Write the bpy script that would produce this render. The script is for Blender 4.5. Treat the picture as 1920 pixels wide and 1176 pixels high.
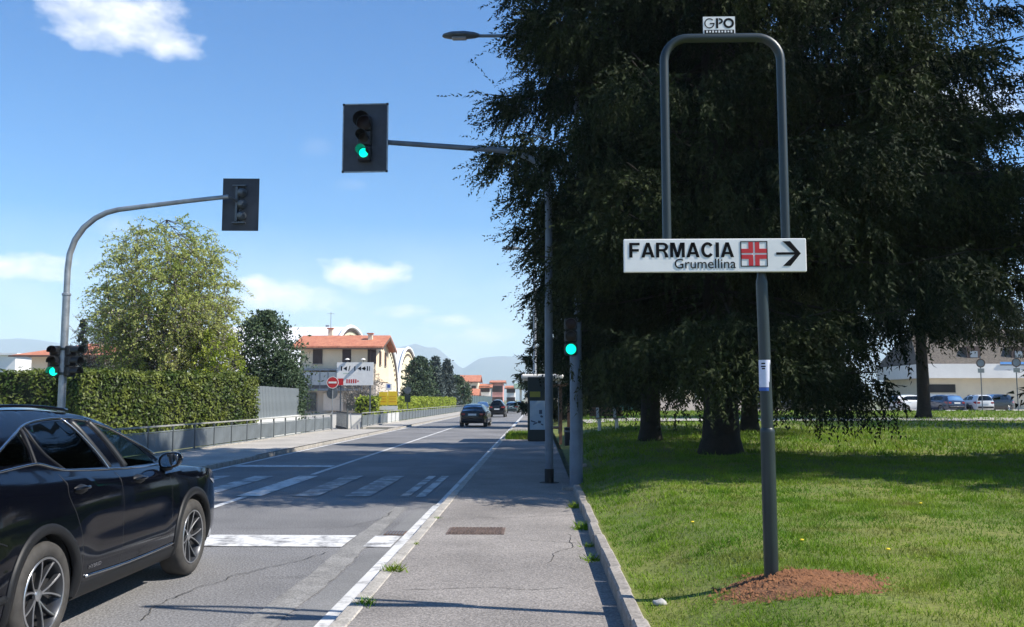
import bpy, bmesh, math, random
import numpy as np
from mathutils import Vector, Matrix
from mathutils.geometry import delaunay_2d_cdt

S = bpy.context.scene
for o in list(bpy.data.objects):
    bpy.data.objects.remove(o, do_unlink=True)
C = S.collection
R = math.radians
random.seed(7)

# ------------------------------------------------------------------ camera
cam_d = bpy.data.cameras.new('camera')
cam = bpy.data.objects.new('camera', cam_d)
C.objects.link(cam)
cam_d.sensor_width = 36.0
cam_d.lens = 36.0 * 1700 / 1920
cam_d.clip_start = 0.05
cam_d.clip_end = 40000
cam.location = (0, 0, 1.78)
cam.rotation_euler = (R(90 + 5.41), 0, R(1.61))
S.camera = cam

# ------------------------------------------------------------------ sun, sky, exposure
TO_SUN = Vector((0.97, -0.20, 1.0)).normalized()
SUN_EL = math.asin(TO_SUN.z)
SUN_AZ = math.atan2(TO_SUN.x, TO_SUN.y)
sun_d = bpy.data.lights.new('sun', 'SUN')
sun_d.energy = 5.0
sun_d.angle = R(0.53)
sun_d.color = (1.0, 0.94, 0.84)
sun = bpy.data.objects.new('sun', sun_d)
C.objects.link(sun)
sun.rotation_euler = (-TO_SUN).to_track_quat('-Z', 'Y').to_euler()
sun.location = (30, -12, 40)

S.render.engine = 'CYCLES'
S.view_settings.view_transform = 'Standard'
S.view_settings.look = 'None'
S.view_settings.exposure = 0.78
S.view_settings.gamma = 1.0
S.view_settings.use_curve_mapping = False
S.cycles.max_bounces = 7
S.cycles.transparent_max_bounces = 12
S.cycles.volume_bounces = 1
S.cycles.use_denoising = True

W = bpy.data.worlds.new('World')
S.world = W
W.use_nodes = True


def build_sky():
    nt = W.node_tree
    N, L = nt.nodes, nt.links
    N.clear()
    out = N.new('ShaderNodeOutputWorld')
    bg = N.new('ShaderNodeBackground')
    bg.inputs['Strength'].default_value = 0.098
    L.new(bg.outputs[0], out.inputs[0])
    sky = N.new('ShaderNodeTexSky')
    sky.sky_type = 'NISHITA'
    sky.sun_disc = False
    sky.sun_elevation = SUN_EL
    sky.sun_rotation = SUN_AZ
    sky.air_density = 1.0
    sky.dust_density = 0.25
    sky.ozone_density = 3.5
    tc = N.new('ShaderNodeTexCoord')
    sep = N.new('ShaderNodeSeparateXYZ')
    L.new(tc.outputs['Generated'], sep.inputs[0])

    def m(op, a, b=None, c=None, clamp=False):
        n = N.new('ShaderNodeMath')
        n.operation = op
        n.use_clamp = clamp
        for i, v in enumerate((a, b, c)):
            if v is None:
                continue
            if isinstance(v, (int, float)):
                n.inputs[i].default_value = v
            else:
                L.new(v, n.inputs[i])
        return n.outputs[0]
    az = m('MULTIPLY', m('ARCTAN2', sep.outputs[0], sep.outputs[1]), 180 / math.pi)
    el = m('MULTIPLY', m('ARCSINE', sep.outputs[2]), 180 / math.pi)
    comb = N.new('ShaderNodeCombineXYZ')
    L.new(az, comb.inputs[0])
    L.new(m('MULTIPLY', el, 1.7), comb.inputs[1])
    n1 = N.new('ShaderNodeTexNoise')
    n1.inputs['Scale'].default_value = 0.38
    n1.inputs['Detail'].default_value = 9
    n1.inputs['Roughness'].default_value = 0.58
    L.new(comb.outputs[0], n1.inputs['Vector'])
    nz = m('SUBTRACT', n1.outputs['Fac'], 0.5)
    n2 = N.new('ShaderNodeTexNoise')
    n2.inputs['Scale'].default_value = 0.16
    n2.inputs['Detail'].default_value = 3
    L.new(comb.outputs[0], n2.inputs['Vector'])
    # the cumulus clouds that stand in the sky: azimuth, elevation, half width, half height (degrees), strength
    clouds = [(-26.2, 21.6, 4.9, 2.1, 1.0), (-23.3, 20.7, 2.7, 1.3, 1.0), (-29.9, 7.3, 3.4, 1.15, 1.2),
              (-11.0, 7.85, 3.6, 1.15, 1.4), (-10.6, 6.95, 2.2, .7, .8), (-15.6, 6.1, 4.8, 1.4, 1.2), (-17.5, 7.1, 1.8, .6, 1.2),
              (-8.3, 5.5, 2.4, .65, 1.0), (-5.7, 4.9, 2.2, .6, 1.0), (-13.6, 4.2, 5.0, .9, .8), (-4.3, 4.0, 5.6, 1.0, .85),
              (-14.1, 15.4, 1.2, .6, .07), (-12.1, 13.3, 1.2, .4, .08), (-25.4, 9.8, 2.2, .9, .3), (-27.0, 7.1, 2.0, .8, .5),
              (24, 16, 6, 2.2, .9), (52, 9, 7, 1.8, .8), (-62, 14, 7, 2.4, .9), (100, 18, 8, 3, .9), (-110, 11, 9, 2.2, .8), (160, 15, 8, 2.6, .9), (-150, 20, 7, 2.6, .9)]
    tot = None
    for a0, e0, ra, re, s in clouds:
        u = m('DIVIDE', m('SUBTRACT', az, a0), ra)
        v = m('DIVIDE', m('SUBTRACT', el, e0), re)
        d = m('ADD', m('MULTIPLY', u, u), m('MULTIPLY', v, v))
        f = m('SUBTRACT', 1.0, d)
        f = m('ADD', f, m('MULTIPLY', nz, 3.1))
        f = m('MULTIPLY', f, 0.66, clamp=True)
        lim = m('SUBTRACT', 2.2, d, clamp=True)
        f = m('MULTIPLY', m('MULTIPLY', f, lim), s)
        tot = f if tot is None else m('MAXIMUM', tot, f)
    # thin veil towards the horizon, all the way round
    veil = m('MULTIPLY', m('SUBTRACT', 1.0, m('DIVIDE', m('ABSOLUTE', m('SUBTRACT', el, 2.0)), 9.0), clamp=True), m('MULTIPLY', n2.outputs['Fac'], 1.0))
    tot = m('MAXIMUM', tot, veil, clamp=True)
    mix = N.new('ShaderNodeMixRGB')
    L.new(tot, mix.inputs[0])
    hs = N.new('ShaderNodeHueSaturation')
    hs.inputs['Saturation'].default_value = 1.3
    hs.inputs['Value'].default_value = 1.0
    L.new(sky.outputs[0], hs.inputs['Color'])
    tint = N.new('ShaderNodeMixRGB')
    tint.blend_type = 'MULTIPLY'
    tint.inputs[0].default_value = 1.0
    tint.inputs[2].default_value = (.53, .90, 1.08, 1)
    L.new(hs.outputs[0], tint.inputs[1])
    L.new(tint.outputs[0], mix.inputs[1])
    mix.inputs[2].default_value = (8.4, 8.3, 8.4, 1)
    L.new(mix.outputs[0], bg.inputs[0])


build_sky()

# ------------------------------------------------------------------ helpers
def tag(o, label=None, cat=None, group=None, kind=None):
    if label:
        o['label'] = label
    if cat:
        o['category'] = cat
    if group:
        o['group'] = group
    if kind:
        o['kind'] = kind
    return o


def link(o, parent=None):
    C.objects.link(o)
    if parent is not None:
        o.parent = parent
    return o


def empty(name, loc=(0, 0, 0), rz=0.0, label=None, cat=None, group=None):
    o = bpy.data.objects.new(name, None)
    o.empty_display_size = 0.2
    o.location = loc
    o.rotation_euler = (0, 0, rz)
    link(o)
    return tag(o, label, cat, group)


def dup(o, name=None):
    c = o.copy()
    C.objects.link(c)
    for ch in o.children:
        k = ch.copy()
        C.objects.link(k)
        k.parent = c
        for g in ch.children:
            q = g.copy()
            C.objects.link(q)
            q.parent = k
    return c


class MB:
    """collects faces, then becomes one mesh object"""
    def __init__(s):
        s.v, s.f = [], []

    def add(s, v, f):
        n = len(s.v)
        s.v += [tuple(p) for p in v]
        s.f += [tuple(i + n for i in q) for q in f]
        return s

    def box(s, c, d, rz=0.0, rx=0.0, ry=0.0, bev=0.0):
        hx, hy, hz = d[0] / 2, d[1] / 2, d[2] / 2
        M = Matrix.Translation(c) @ Matrix.Rotation(rz, 4, 'Z') @ Matrix.Rotation(ry, 4, 'Y') @ Matrix.Rotation(rx, 4, 'X')
        if bev <= 0:
            P = [(-hx, -hy, -hz), (hx, -hy, -hz), (hx, hy, -hz), (-hx, hy, -hz), (-hx, -hy, hz), (hx, -hy, hz), (hx, hy, hz), (-hx, hy, hz)]
            F = [(0, 3, 2, 1), (4, 5, 6, 7), (0, 1, 5, 4), (1, 2, 6, 5), (2, 3, 7, 6), (3, 0, 4, 7)]
        else:
            b = min(bev, hx * .9, hy * .9, hz * .9)
            P, idx = [], {}
            for sx in (-1, 1):
                for sy in (-1, 1):
                    for sz in (-1, 1):
                        for ax in range(3):
                            q = [sx * hx, sy * hy, sz * hz]
                            for k in range(3):
                                if k != ax:
                                    q[k] -= (sx, sy, sz)[k] * b
                            idx[(sx, sy, sz, ax)] = len(P)
                            P.append(q)
            F = []
            for ax in range(3):
                a, c2 = (ax + 1) % 3, (ax + 2) % 3
                for sg in (-1, 1):
                    q = []
                    for (p, r) in ((-1, -1), (1, -1), (1, 1), (-1, 1)):
                        t = [0, 0, 0]
                        t[ax], t[a], t[c2] = sg, p, r
                        q.append(idx[(t[0], t[1], t[2], ax)])
                    F.append(tuple(q if sg > 0 else q[::-1]))
                for p in (-1, 1):
                    for r in (-1, 1):
                        t0, t1 = [0, 0, 0], [0, 0, 0]
                        t0[ax], t1[ax] = -1, 1
                        t0[a] = t1[a] = p
                        t0[c2] = t1[c2] = r
                        q = [idx[(*t0, a)], idx[(*t1, a)], idx[(*t1, c2)], idx[(*t0, c2)]]
                        F.append(tuple(q if p * r > 0 else q[::-1]))
            for sx in (-1, 1):
                for sy in (-1, 1):
                    for sz in (-1, 1):
                        q = [idx[(sx, sy, sz, k)] for k in range(3)]
                        F.append(tuple(q if sx * sy * sz > 0 else q[::-1]))
        return s.add([M @ Vector(p) for p in P], F)

    def tube(s, pts, r, n=10, cap=True, closed=False):
        pts = [Vector(p) for p in pts]
        m = len(pts)
        rr = r if isinstance(r, (list, tuple)) else [r] * m
        V, F = [], []
        up = None
        for i, p in enumerate(pts):
            if closed:
                t = (pts[(i + 1) % m] - pts[i - 1])
            else:
                t = pts[min(i + 1, m - 1)] - pts[max(i - 1, 0)]
            t.normalize()
            if up is None:
                up = Vector((0, 0, 1)) if abs(t.z) < .9 else Vector((1, 0, 0))
            a = t.cross(up)
            if a.length < 1e-6:
                a = t.orthogonal()
            a.normalize()
            b = a.cross(t).normalized()
            up = b
            for k in range(n):
                w = 2 * math.pi * k / n
                V.append(p + (a * math.cos(w) + b * math.sin(w)) * rr[i])
        for i in range(m if closed else m - 1):
            j = (i + 1) % m
            for k in range(n):
                k2 = (k + 1) % n
                F.append((i * n + k2, i * n + k, j * n + k, j * n + k2))
        if cap and not closed:
            F.append(tuple(range(n)))
            F.append(tuple(range((m - 1) * n, m * n))[::-1])
        return s.add(V, F)

    def lathe(s, prof, c=(0, 0, 0), axis='Z', n=20, a0=0.0, a1=2 * math.pi):
        """prof: (radius, height) pairs"""
        full = abs(a1 - a0 - 2 * math.pi) < 1e-6
        m = n if full else n + 1
        V, F = [], []
        for (r, h) in prof:
            for k in range(m):
                w = a0 + (a1 - a0) * k / n
                x, y = r * math.cos(w), r * math.sin(w)
                if axis == 'Z':
                    p = (x, y, h)
                elif axis == 'Y':
                    p = (x, h, y)
                else:
                    p = (h, x, y)
                V.append((p[0] + c[0], p[1] + c[1], p[2] + c[2]))
        for i in range(len(prof) - 1):
            for k in range(n):
                k2 = (k + 1) % m
                q = (i * m + k, i * m + k2, (i + 1) * m + k2, (i + 1) * m + k)
                F.append(q[::-1] if axis == 'Y' else q)
        return s.add(V, F)

    def prism(s, poly, lo, hi, axis='Z'):
        """extrude a 2D polygon along an axis"""
        def P(a, b, h):
            return (a, b, h) if axis == 'Z' else ((a, h, b) if axis == 'Y' else (h, a, b))
        n = len(poly)
        V = [P(a, b, lo) for a, b in poly] + [P(a, b, hi) for a, b in poly]
        F = [tuple(range(n))[::-1], tuple(range(n, 2 * n))]
        F += [(i, (i + 1) % n, n + (i + 1) % n, n + i) for i in range(n)]
        return s.add(V, F)

    def build(s, name, mat, parent=None, smooth=False, auto=None):
        me = bpy.data.meshes.new(name)
        me.from_pydata(s.v, [], s.f)
        bm = bmesh.new()
        bm.from_mesh(me)
        bmesh.ops.recalc_face_normals(bm, faces=bm.faces)
        bm.to_mesh(me)
        bm.free()
        me.materials.append(mat)
        if smooth:
            me.polygons.foreach_set('use_smooth', [True] * len(me.polygons))
            if auto is not None:
                me.set_sharp_from_angle(angle=R(auto))
        o = bpy.data.objects.new(name, me)
        return link(o, parent)


def np_mesh(name, V, F, mat, parent=None, smooth=False):
    """triangles or quads from numpy arrays"""
    V = np.asarray(V, dtype=np.float32)
    F = np.asarray(F, dtype=np.int32)
    k = F.shape[1]
    me = bpy.data.meshes.new(name)
    me.vertices.add(len(V))
    me.vertices.foreach_set('co', V.ravel())
    me.loops.add(F.size)
    me.loops.foreach_set('vertex_index', F.ravel())
    me.polygons.add(len(F))
    me.polygons.foreach_set('loop_start', np.arange(0, F.size, k, dtype=np.int32))
    if smooth:
        me.polygons.foreach_set('use_smooth', np.ones(len(F), dtype=bool))
    me.update(calc_edges=True)
    me.materials.append(mat)
    return link(bpy.data.objects.new(name, me), parent)


# ------------------------------------------------------------------ materials
def srgb(r, g, b):
    f = lambda c: (c / 255 / 12.92) if c <= 10 else ((c / 255 + .055) / 1.055) ** 2.4
    return (f(r), f(g), f(b))


def mat(name, col, rough=0.6, metal=0.0, scale=None, amt=0.25, bump=0.0, bscale=None, col2=None, coat=0.0, spec=0.5, detail=4, lo=.35, hi=.65, fine=None, famt=.2):
    m = bpy.data.materials.new(name)
    m.use_nodes = True
    nt = m.node_tree
    N, L = nt.nodes, nt.links
    b = N['Principled BSDF']
    b.inputs['Base Color'].default_value = (*col, 1)
    b.inputs['Roughness'].default_value = rough
    b.inputs['Metallic'].default_value = metal
    b.inputs['Specular IOR Level'].default_value = spec
    b.inputs['Coat Weight'].default_value = coat
    b.inputs['Coat Roughness'].default_value = .03
    if scale:
        tc = N.new('ShaderNodeTexCoord')
        n = N.new('ShaderNodeTexNoise')
        n.inputs['Scale'].default_value = scale
        n.inputs['Detail'].default_value = detail
        n.inputs['Roughness'].default_value = .6
        L.new(tc.outputs['Object'], n.inputs['Vector'])
        mr = N.new('ShaderNodeMapRange')
        mr.inputs[1].default_value, mr.inputs[2].default_value = lo, hi
        L.new(n.outputs['Fac'], mr.inputs[0])
        mx = N.new('ShaderNodeMixRGB')
        L.new(mr.outputs[0], mx.inputs[0])
        c2 = col2 if col2 else tuple(min(1, c * (1 + amt)) for c in col)
        c1 = col if col2 else tuple(c * (1 - amt) for c in col)
        mx.inputs[1].default_value = (*c1, 1)
        mx.inputs[2].default_value = (*c2, 1)
        res = mx.outputs[0]
        if fine:
            n3 = N.new('ShaderNodeTexNoise')
            n3.inputs['Scale'].default_value = fine
            n3.inputs['Detail'].default_value = 2
            L.new(tc.outputs['Object'], n3.inputs['Vector'])
            mr3 = N.new('ShaderNodeMapRange')
            mr3.inputs[1].default_value, mr3.inputs[2].default_value = .3, .7
            mr3.inputs[3].default_value, mr3.inputs[4].default_value = 1 - famt, 1 + famt
            L.new(n3.outputs['Fac'], mr3.inputs[0])
            vm = N.new('ShaderNodeVectorMath')
            vm.operation = 'SCALE'
            L.new(res, vm.inputs[0])
            L.new(mr3.outputs[0], vm.inputs['Scale'])
            res = vm.outputs[0]
        L.new(res, b.inputs['Base Color'])
        if bump:
            n2 = N.new('ShaderNodeTexNoise')
            n2.inputs['Scale'].default_value = bscale or scale * 4
            n2.inputs['Detail'].default_value = 3
            L.new(tc.outputs['Object'], n2.inputs['Vector'])
            bp = N.new('ShaderNodeBump')
            bp.inputs['Strength'].default_value = bump
            bp.inputs['Distance'].default_value = 0.02
            L.new(n2.outputs['Fac'], bp.inputs['Height'])
            L.new(bp.outputs[0], b.inputs['Normal'])
    return m


def leaf_mat(name, c1, c2, scale=1.2, trans=0.3, c3=None, rough=.6, spec=.25):
    m = bpy.data.materials.new(name)
    m.use_nodes = True
    nt = m.node_tree
    N, L = nt.nodes, nt.links
    b = N['Principled BSDF']
    b.inputs['Roughness'].default_value = rough
    b.inputs['Specular IOR Level'].default_value = spec
    geo = N.new('ShaderNodeNewGeometry')
    n = N.new('ShaderNodeTexNoise')
    n.inputs['Scale'].default_value = scale
    n.inputs['Detail'].default_value = 3
    L.new(geo.outputs['Position'], n.inputs['Vector'])
    mr = N.new('ShaderNodeMapRange')
    mr.inputs[1].default_value, mr.inputs[2].default_value = .35, .65
    L.new(n.outputs['Fac'], mr.inputs[0])
    mx = N.new('ShaderNodeMixRGB')
    L.new(mr.outputs[0], mx.inputs[0])
    mx.inputs[1].default_value = (*c1, 1)
    mx.inputs[2].default_value = (*c2, 1)
    col_out = mx.outputs[0]
    if c3:
        n4 = N.new('ShaderNodeTexNoise')
        n4.inputs['Scale'].default_value = 1.7
        n4.inputs['Detail'].default_value = 4
        L.new(geo.outputs['Position'], n4.inputs['Vector'])
        mr4 = N.new('ShaderNodeMapRange')
        mr4.inputs[1].default_value, mr4.inputs[2].default_value = .52, .72
        L.new(n4.outputs['Fac'], mr4.inputs[0])
        mx4 = N.new('ShaderNodeMixRGB')
        L.new(mr4.outputs[0], mx4.inputs[0])
        L.new(mx.outputs[0], mx4.inputs[1])
        mx4.inputs[2].default_value = (*c3, 1)
        col_out = mx4.outputs[0]
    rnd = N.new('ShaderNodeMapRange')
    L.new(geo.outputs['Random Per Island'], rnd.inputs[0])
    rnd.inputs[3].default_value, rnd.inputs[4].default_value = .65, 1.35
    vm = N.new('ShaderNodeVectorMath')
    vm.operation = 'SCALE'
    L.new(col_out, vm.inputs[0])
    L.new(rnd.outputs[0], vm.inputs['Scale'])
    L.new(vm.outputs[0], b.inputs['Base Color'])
    if trans:
        t = N.new('ShaderNodeBsdfTranslucent')
        L.new(vm.outputs[0], t.inputs['Color'])
        ms = N.new('ShaderNodeMixShader')
        ms.inputs[0].default_value = trans
        L.new(b.outputs[0], ms.inputs[1])
        L.new(t.outputs[0], ms.inputs[2])
        L.new(ms.outputs[0], N['Material Output'].inputs['Surface'])
    return m


def emit_mat(name, col, strength):
    m = bpy.data.materials.new(name)
    m.use_nodes = True
    b = m.node_tree.nodes['Principled BSDF']
    b.inputs['Base Color'].default_value = (*[c * .3 for c in col], 1)
    b.inputs['Emission Color'].default_value = (*col, 1)
    b.inputs['Emission Strength'].default_value = strength
    return m


def glass_mat(name, tint, trans):
    """thin pane: a clear-through share and a mirror share"""
    m = bpy.data.materials.new(name)
    m.use_nodes = True
    nt = m.node_tree
    N, L = nt.nodes, nt.links
    N.remove(N['Principled BSDF'])
    tr = N.new('ShaderNodeBsdfTransparent')
    tr.inputs[0].default_value = (*[c * trans for c in tint], 1)
    gl = N.new('ShaderNodeBsdfGlossy')
    gl.inputs['Roughness'].default_value = .02
    fr = N.new('ShaderNodeFresnel')
    fr.inputs[0].default_value = 1.5
    ms = N.new('ShaderNodeMixShader')
    L.new(fr.outputs[0], ms.inputs[0])
    L.new(tr.outputs[0], ms.inputs[1])
    L.new(gl.outputs[0], ms.inputs[2])
    L.new(ms.outputs[0], N['Material Output'].inputs['Surface'])
    return m


def paint_mark_mat(name, wear, under, scale=3.0, bright=.62):
    """road paint worn through to the asphalt"""
    m = bpy.data.materials.new(name)
    m.use_nodes = True
    nt = m.node_tree
    N, L = nt.nodes, nt.links
    b = N['Principled BSDF']
    b.inputs['Roughness'].default_value = .7
    tc = N.new('ShaderNodeTexCoord')
    n = N.new('ShaderNodeTexNoise')
    n.inputs['Scale'].default_value = scale
    n.inputs['Detail'].default_value = 9
    n.inputs['Roughness'].default_value = .72
    L.new(tc.outputs['Object'], n.inputs['Vector'])
    mr = N.new('ShaderNodeMapRange')
    mr.inputs[1].default_value, mr.inputs[2].default_value = wear - .06, wear + .1
    L.new(n.outputs['Fac'], mr.inputs[0])
    n2 = N.new('ShaderNodeTexNoise')
    n2.inputs['Scale'].default_value = .8
    L.new(tc.outputs['Object'], n2.inputs['Vector'])
    mx0 = N.new('ShaderNodeMixRGB')
    L.new(n2.outputs['Fac'], mx0.inputs[0])
    mx0.inputs[1].default_value = (bright * .8, bright * .79, bright * .77, 1)
    mx0.inputs[2].default_value = (bright * 1.12, bright * 1.11, bright * 1.08, 1)
    mx = N.new('ShaderNodeMixRGB')
    L.new(mr.outputs[0], mx.inputs[0])
    mx.inputs[1].default_value = (*under, 1)
    L.new(mx0.outputs[0], mx.inputs[2])
    L.new(mx.outputs[0], b.inputs['Base Color'])
    return m


ASPH = (.172, .168, .168)
M = dict(
    asphalt=mat('asphalt', ASPH, .85, scale=.35, amt=.22, bump=.6, bscale=70, fine=48, famt=.55, detail=6),
    patch=mat('asphalt patch', (.215, .208, .198), .9, scale=2.2, amt=.2, bump=.4, bscale=90, fine=60, famt=.4),
    newpatch=mat('newer asphalt strip', (.18, .178, .176), .9, scale=.7, amt=.14, bump=.4, bscale=110, fine=80, famt=.3),
    walk=mat('footpath asphalt', (.226, .206, .19), .9, scale=.6, amt=.2, bump=.6, bscale=60, fine=44, famt=.38, detail=6),
    walk2=mat('far pavement', (.36, .335, .30), .9, scale=.5, amt=.15, fine=30, famt=.2),
    stone=mat('kerb stone', (.34, .315, .28), .85, scale=5, amt=.2, bump=.3, fine=55, famt=.25),
    concrete=mat('kerb concrete', (.25, .225, .20), .9, scale=3, amt=.25, bump=.4, fine=50, famt=.25),
    earth=mat('ground', (.14, .15, .07), .95, scale=.05, amt=.3, fine=2, famt=.3),
    lawn=mat('lawn soil and grass', (.085, .125, .016), .95, scale=.8, col2=(.15, .16, .03), fine=25, famt=.35, bump=.5, bscale=30),
    grass=leaf_mat('grass blade', (.095, .205, .008), (.205, .305, .02), scale=.9, trans=.35, c3=(.235, .23, .06)),
    soil=mat('reddish soil', (.135, .058, .024), .95, scale=9, col2=(.215, .092, .038), bump=.8, bscale=40, fine=60, famt=.3),
    clod=mat('soil clod', (.14, .06, .025), .95, scale=20, col2=(.22, .094, .04)),
    steelgreen=mat('dark green grey paint', (.012, .021, .023), .42, scale=3, amt=.15, coat=.15),
    galv=mat('galvanised steel', (.30, .32, .34), .45, metal=.55, scale=6, amt=.18),
    galvdark=mat('weathered steel', (.12, .135, .15), .5, metal=.4, scale=5, amt=.2),
    slate=mat('slate blue paint', (.10, .13, .17), .5, scale=4, amt=.15),
    fence=mat('fence grey paint', (.18, .205, .22), .6, scale=2, amt=.12),
    fencedark=mat('fence post', (.075, .088, .095), .55, scale=2, amt=.15),
    rail=mat('rail paint', (.30, .30, .28), .55, scale=4, amt=.2),
    black=mat('black plastic', (.012, .013, .015), .42, scale=8, amt=.2),
    blackmat=mat('matt black', (.010, .010, .011), .8),
    tyre=mat('tyre rubber', (.040, .037, .034), .78, scale=12, amt=.25),
    signwhite=mat('sign white', (.76, .75, .73), .4, scale=5, amt=.05),
    signblack=mat('sign black', (.006, .006, .007), .6, spec=.1),
    signred=mat('sign red', (.50, .018, .022), .45),
    paper=mat('paper label', (.62, .64, .78), .6, scale=20, amt=.06),
    white=mat('white paint', (.68, .68, .66), .6, scale=1.5, amt=.06),
    rust=mat('rusty iron', (.135, .095, .078), .8, scale=14, amt=.35),
    bark=mat('dark bark', (.017, .014, .011), .95, scale=5, amt=.35, bump=1, bscale=14),
    barklight=mat('grey bark', (.10, .085, .07), .95, scale=5, amt=.35),
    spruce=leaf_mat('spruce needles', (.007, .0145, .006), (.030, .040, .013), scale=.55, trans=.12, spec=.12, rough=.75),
    spruce2=leaf_mat('far conifer needles', (.018, .030, .014), (.04, .052, .022), scale=.5, trans=.18, spec=.12, rough=.75),
    bluefir=leaf_mat('blue fir needles', (.045, .065, .06), (.085, .11, .10), scale=.6, trans=.15),
    pine=leaf_mat('pine needles', (.036, .064, .034), (.08, .12, .058), scale=.7, trans=.2),
    birch=leaf_mat('young spring leaves', (.33, .39, .09), (.50, .52, .18), scale=.5, trans=.5),
    blossom=leaf_mat('pale twigs and buds', (.25, .21, .17), (.42, .38, .33), scale=.8, trans=.3),
    lime=leaf_mat('bright new leaves', (.22, .29, .03), (.33, .38, .05), scale=.9, trans=.4),
    hedge=leaf_mat('laurel hedge leaves', (.04, .075, .010), (.15, .18, .03), scale=1.6, trans=.22, rough=.5, spec=.3),
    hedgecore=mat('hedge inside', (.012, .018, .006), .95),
    weep=leaf_mat('weeping grey green leaves', (.05, .065, .028), (.11, .125, .06), scale=.8, trans=.3),
    cream=mat('cream render', (.74, .59, .41), .85, scale=.8, amt=.06),
    cream2=mat('pale cream render', (.66, .58, .44), .85, scale=.8, amt=.05),
    beige=mat('beige plinth', (.58, .50, .42), .85, scale=.8, amt=.05),
    tiles=mat('terracotta tiles', (.40, .135, .075), .85, scale=1.2, col2=(.50, .20, .115), fine=6, famt=.2),
    eave=mat('dark timber eave', (.10, .06, .045), .8),
    brown=mat('brown shutter', (.055, .030, .024), .7, scale=6, amt=.2),
    darkglass=mat('dark window glass', (.02, .024, .03), .08, spec=.7),
    skyglass=mat('pale window glass', (.20, .23, .27), .12, spec=.7),
    bwhite=mat('white facade', (.72, .70, .66), .8, scale=.5, amt=.05),
    hall=mat('hall roof sheet', (.74, .74, .74), .55, scale=.3, amt=.04),
    stucco=mat('yellowish facade', (.66, .58, .40), .85, scale=.3, amt=.05),
    pink=mat('pink facade', (.52, .25, .22), .85, scale=.4, amt=.1),
    yellow=mat('yellow sign', (.80, .55, .02), .5, scale=2, amt=.05),
    blue=mat('blue sign', (.03, .10, .38), .5),
    canopy=mat('pale green canopy', (.42, .55, .42), .6),
    teal=mat('teal container', (.03, .20, .19), .6, scale=2, amt=.2),
    wood=mat('brown wood', (.20, .105, .065), .8, scale=6, amt=.3),
    poster=mat('pale poster', (.42, .50, .56), .35, scale=2.2, col2=(.30, .40, .50)),
    darkgreen=mat('dark green metal', (.012, .022, .02), .45),
    mountain=mat('wooded mountain', (.055, .075, .05), 1, scale=.002, col2=(.10, .10, .075)),
    green_lens=emit_mat('lit green lens', (.0, .92, .56), 1.0),
    off_lens=mat('unlit lens', (.016, .006, .006), .3, spec=.2),
    off_amber=mat('unlit amber lens', (.016, .010, .005), .3, spec=.2),
    carblue=mat('dark blue car paint', (.0017, .0022, .0046), .1, spec=.12, coat=.55),
    cladding=mat('dark wheel arch trim', (.010, .0105, .012), .5, spec=.3),
    chrome=mat('satin chrome', (.55, .55, .57), .2, metal=1.0),
    alloy=mat('machined alloy', (.55, .55, .56), .28, metal=.9),
    alloydark=mat('dark alloy', (.06, .062, .068), .35, metal=.6),
    mirror=mat('mirror glass', (.75, .78, .80), .03, metal=1.0),
    glass=glass_mat('clear car glass', (.80, .95, .88), .72),
    tint=glass_mat('privacy glass', (.5, .5, .55), .05),
    taillight=mat('tail light red', (.28, .008, .012), .12, coat=1),
    headlight=mat('headlight lens', (.45, .47, .5), .08, coat=1),
    plate=mat('number plate', (.7, .7, .7), .5),
    carblack=mat('black car paint', (.006, .006, .008), .2, coat=.5, spec=.2),
    cargrey=mat('grey car paint', (.10, .105, .115), .22, metal=.4, coat=1),
    carteal=mat('grey green car paint', (.10, .16, .16), .22, metal=.4, coat=1),
    carwhite=mat('white car paint', (.68, .68, .68), .25, coat=1),
    carnavy=mat('navy car paint', (.018, .03, .075), .2, coat=1),
    interior=mat('dark cabin', (.014, .014, .016), .85),
    tealdark=mat('dark teal sheet', (.05, .10, .115), .35, scale=.3, amt=.4),
    palestone=mat('pale stone', (.38, .37, .35), .8, scale=20, amt=.2),
    dandelion=mat('dandelion yellow', (.75, .55, .02), .7),
    line=paint_mark_mat('white road paint', .40, ASPH, 2.6, .60),
    zebra=paint_mark_mat('worn zebra paint', .475, ASPH, 2.2, .55),
    zebraworn=paint_mark_mat('much worn zebra paint', .53, ASPH, 2.6, .50),
    stopline=paint_mark_mat('stop line paint', .43, ASPH, 3.2, .66),
)


def text_obj(txt, x0, x1, z0, z1, y, m, parent, name, bold=0.0, depth=.0015):
    """lettering fitted to a box on a plate that faces -Y (local coordinates of the parent)"""
    cu = bpy.data.curves.new(name, 'FONT')
    cu.body = txt
    cu.offset = bold
    cu.resolution_u = 6
    cu.extrude = 0.02
    t = bpy.data.objects.new(name, cu)
    C.objects.link(t)
    bpy.context.view_layer.update()
    me = bpy.data.meshes.new_from_object(t.evaluated_get(bpy.context.evaluated_depsgraph_get()))
    bpy.data.objects.remove(t, do_unlink=True)
    n = len(me.vertices)
    co = np.zeros(n * 3, dtype=np.float32)
    me.vertices.foreach_get('co', co)
    co = co.reshape(-1, 3)
    lo, hi = co.min(0), co.max(0)
    q = np.zeros_like(co)
    q[:, 0] = x0 + (co[:, 0] - lo[0]) / (hi[0] - lo[0]) * (x1 - x0)
    q[:, 2] = z0 + (co[:, 1] - lo[1]) / (hi[1] - lo[1]) * (z1 - z0)
    q[:, 1] = y - (co[:, 2] - lo[2]) / (hi[2] - lo[2]) * depth
    me.vertices.foreach_set('co', q.ravel())
    me.materials.clear()
    me.materials.append(m)
    me.update()
    return link(bpy.data.objects.new(name, me), parent)


# ------------------------------------------------------------------ terrain
def sstep(t):
    t = np.clip(t, 0, 1)
    return t * t * (3 - 2 * t)


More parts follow.
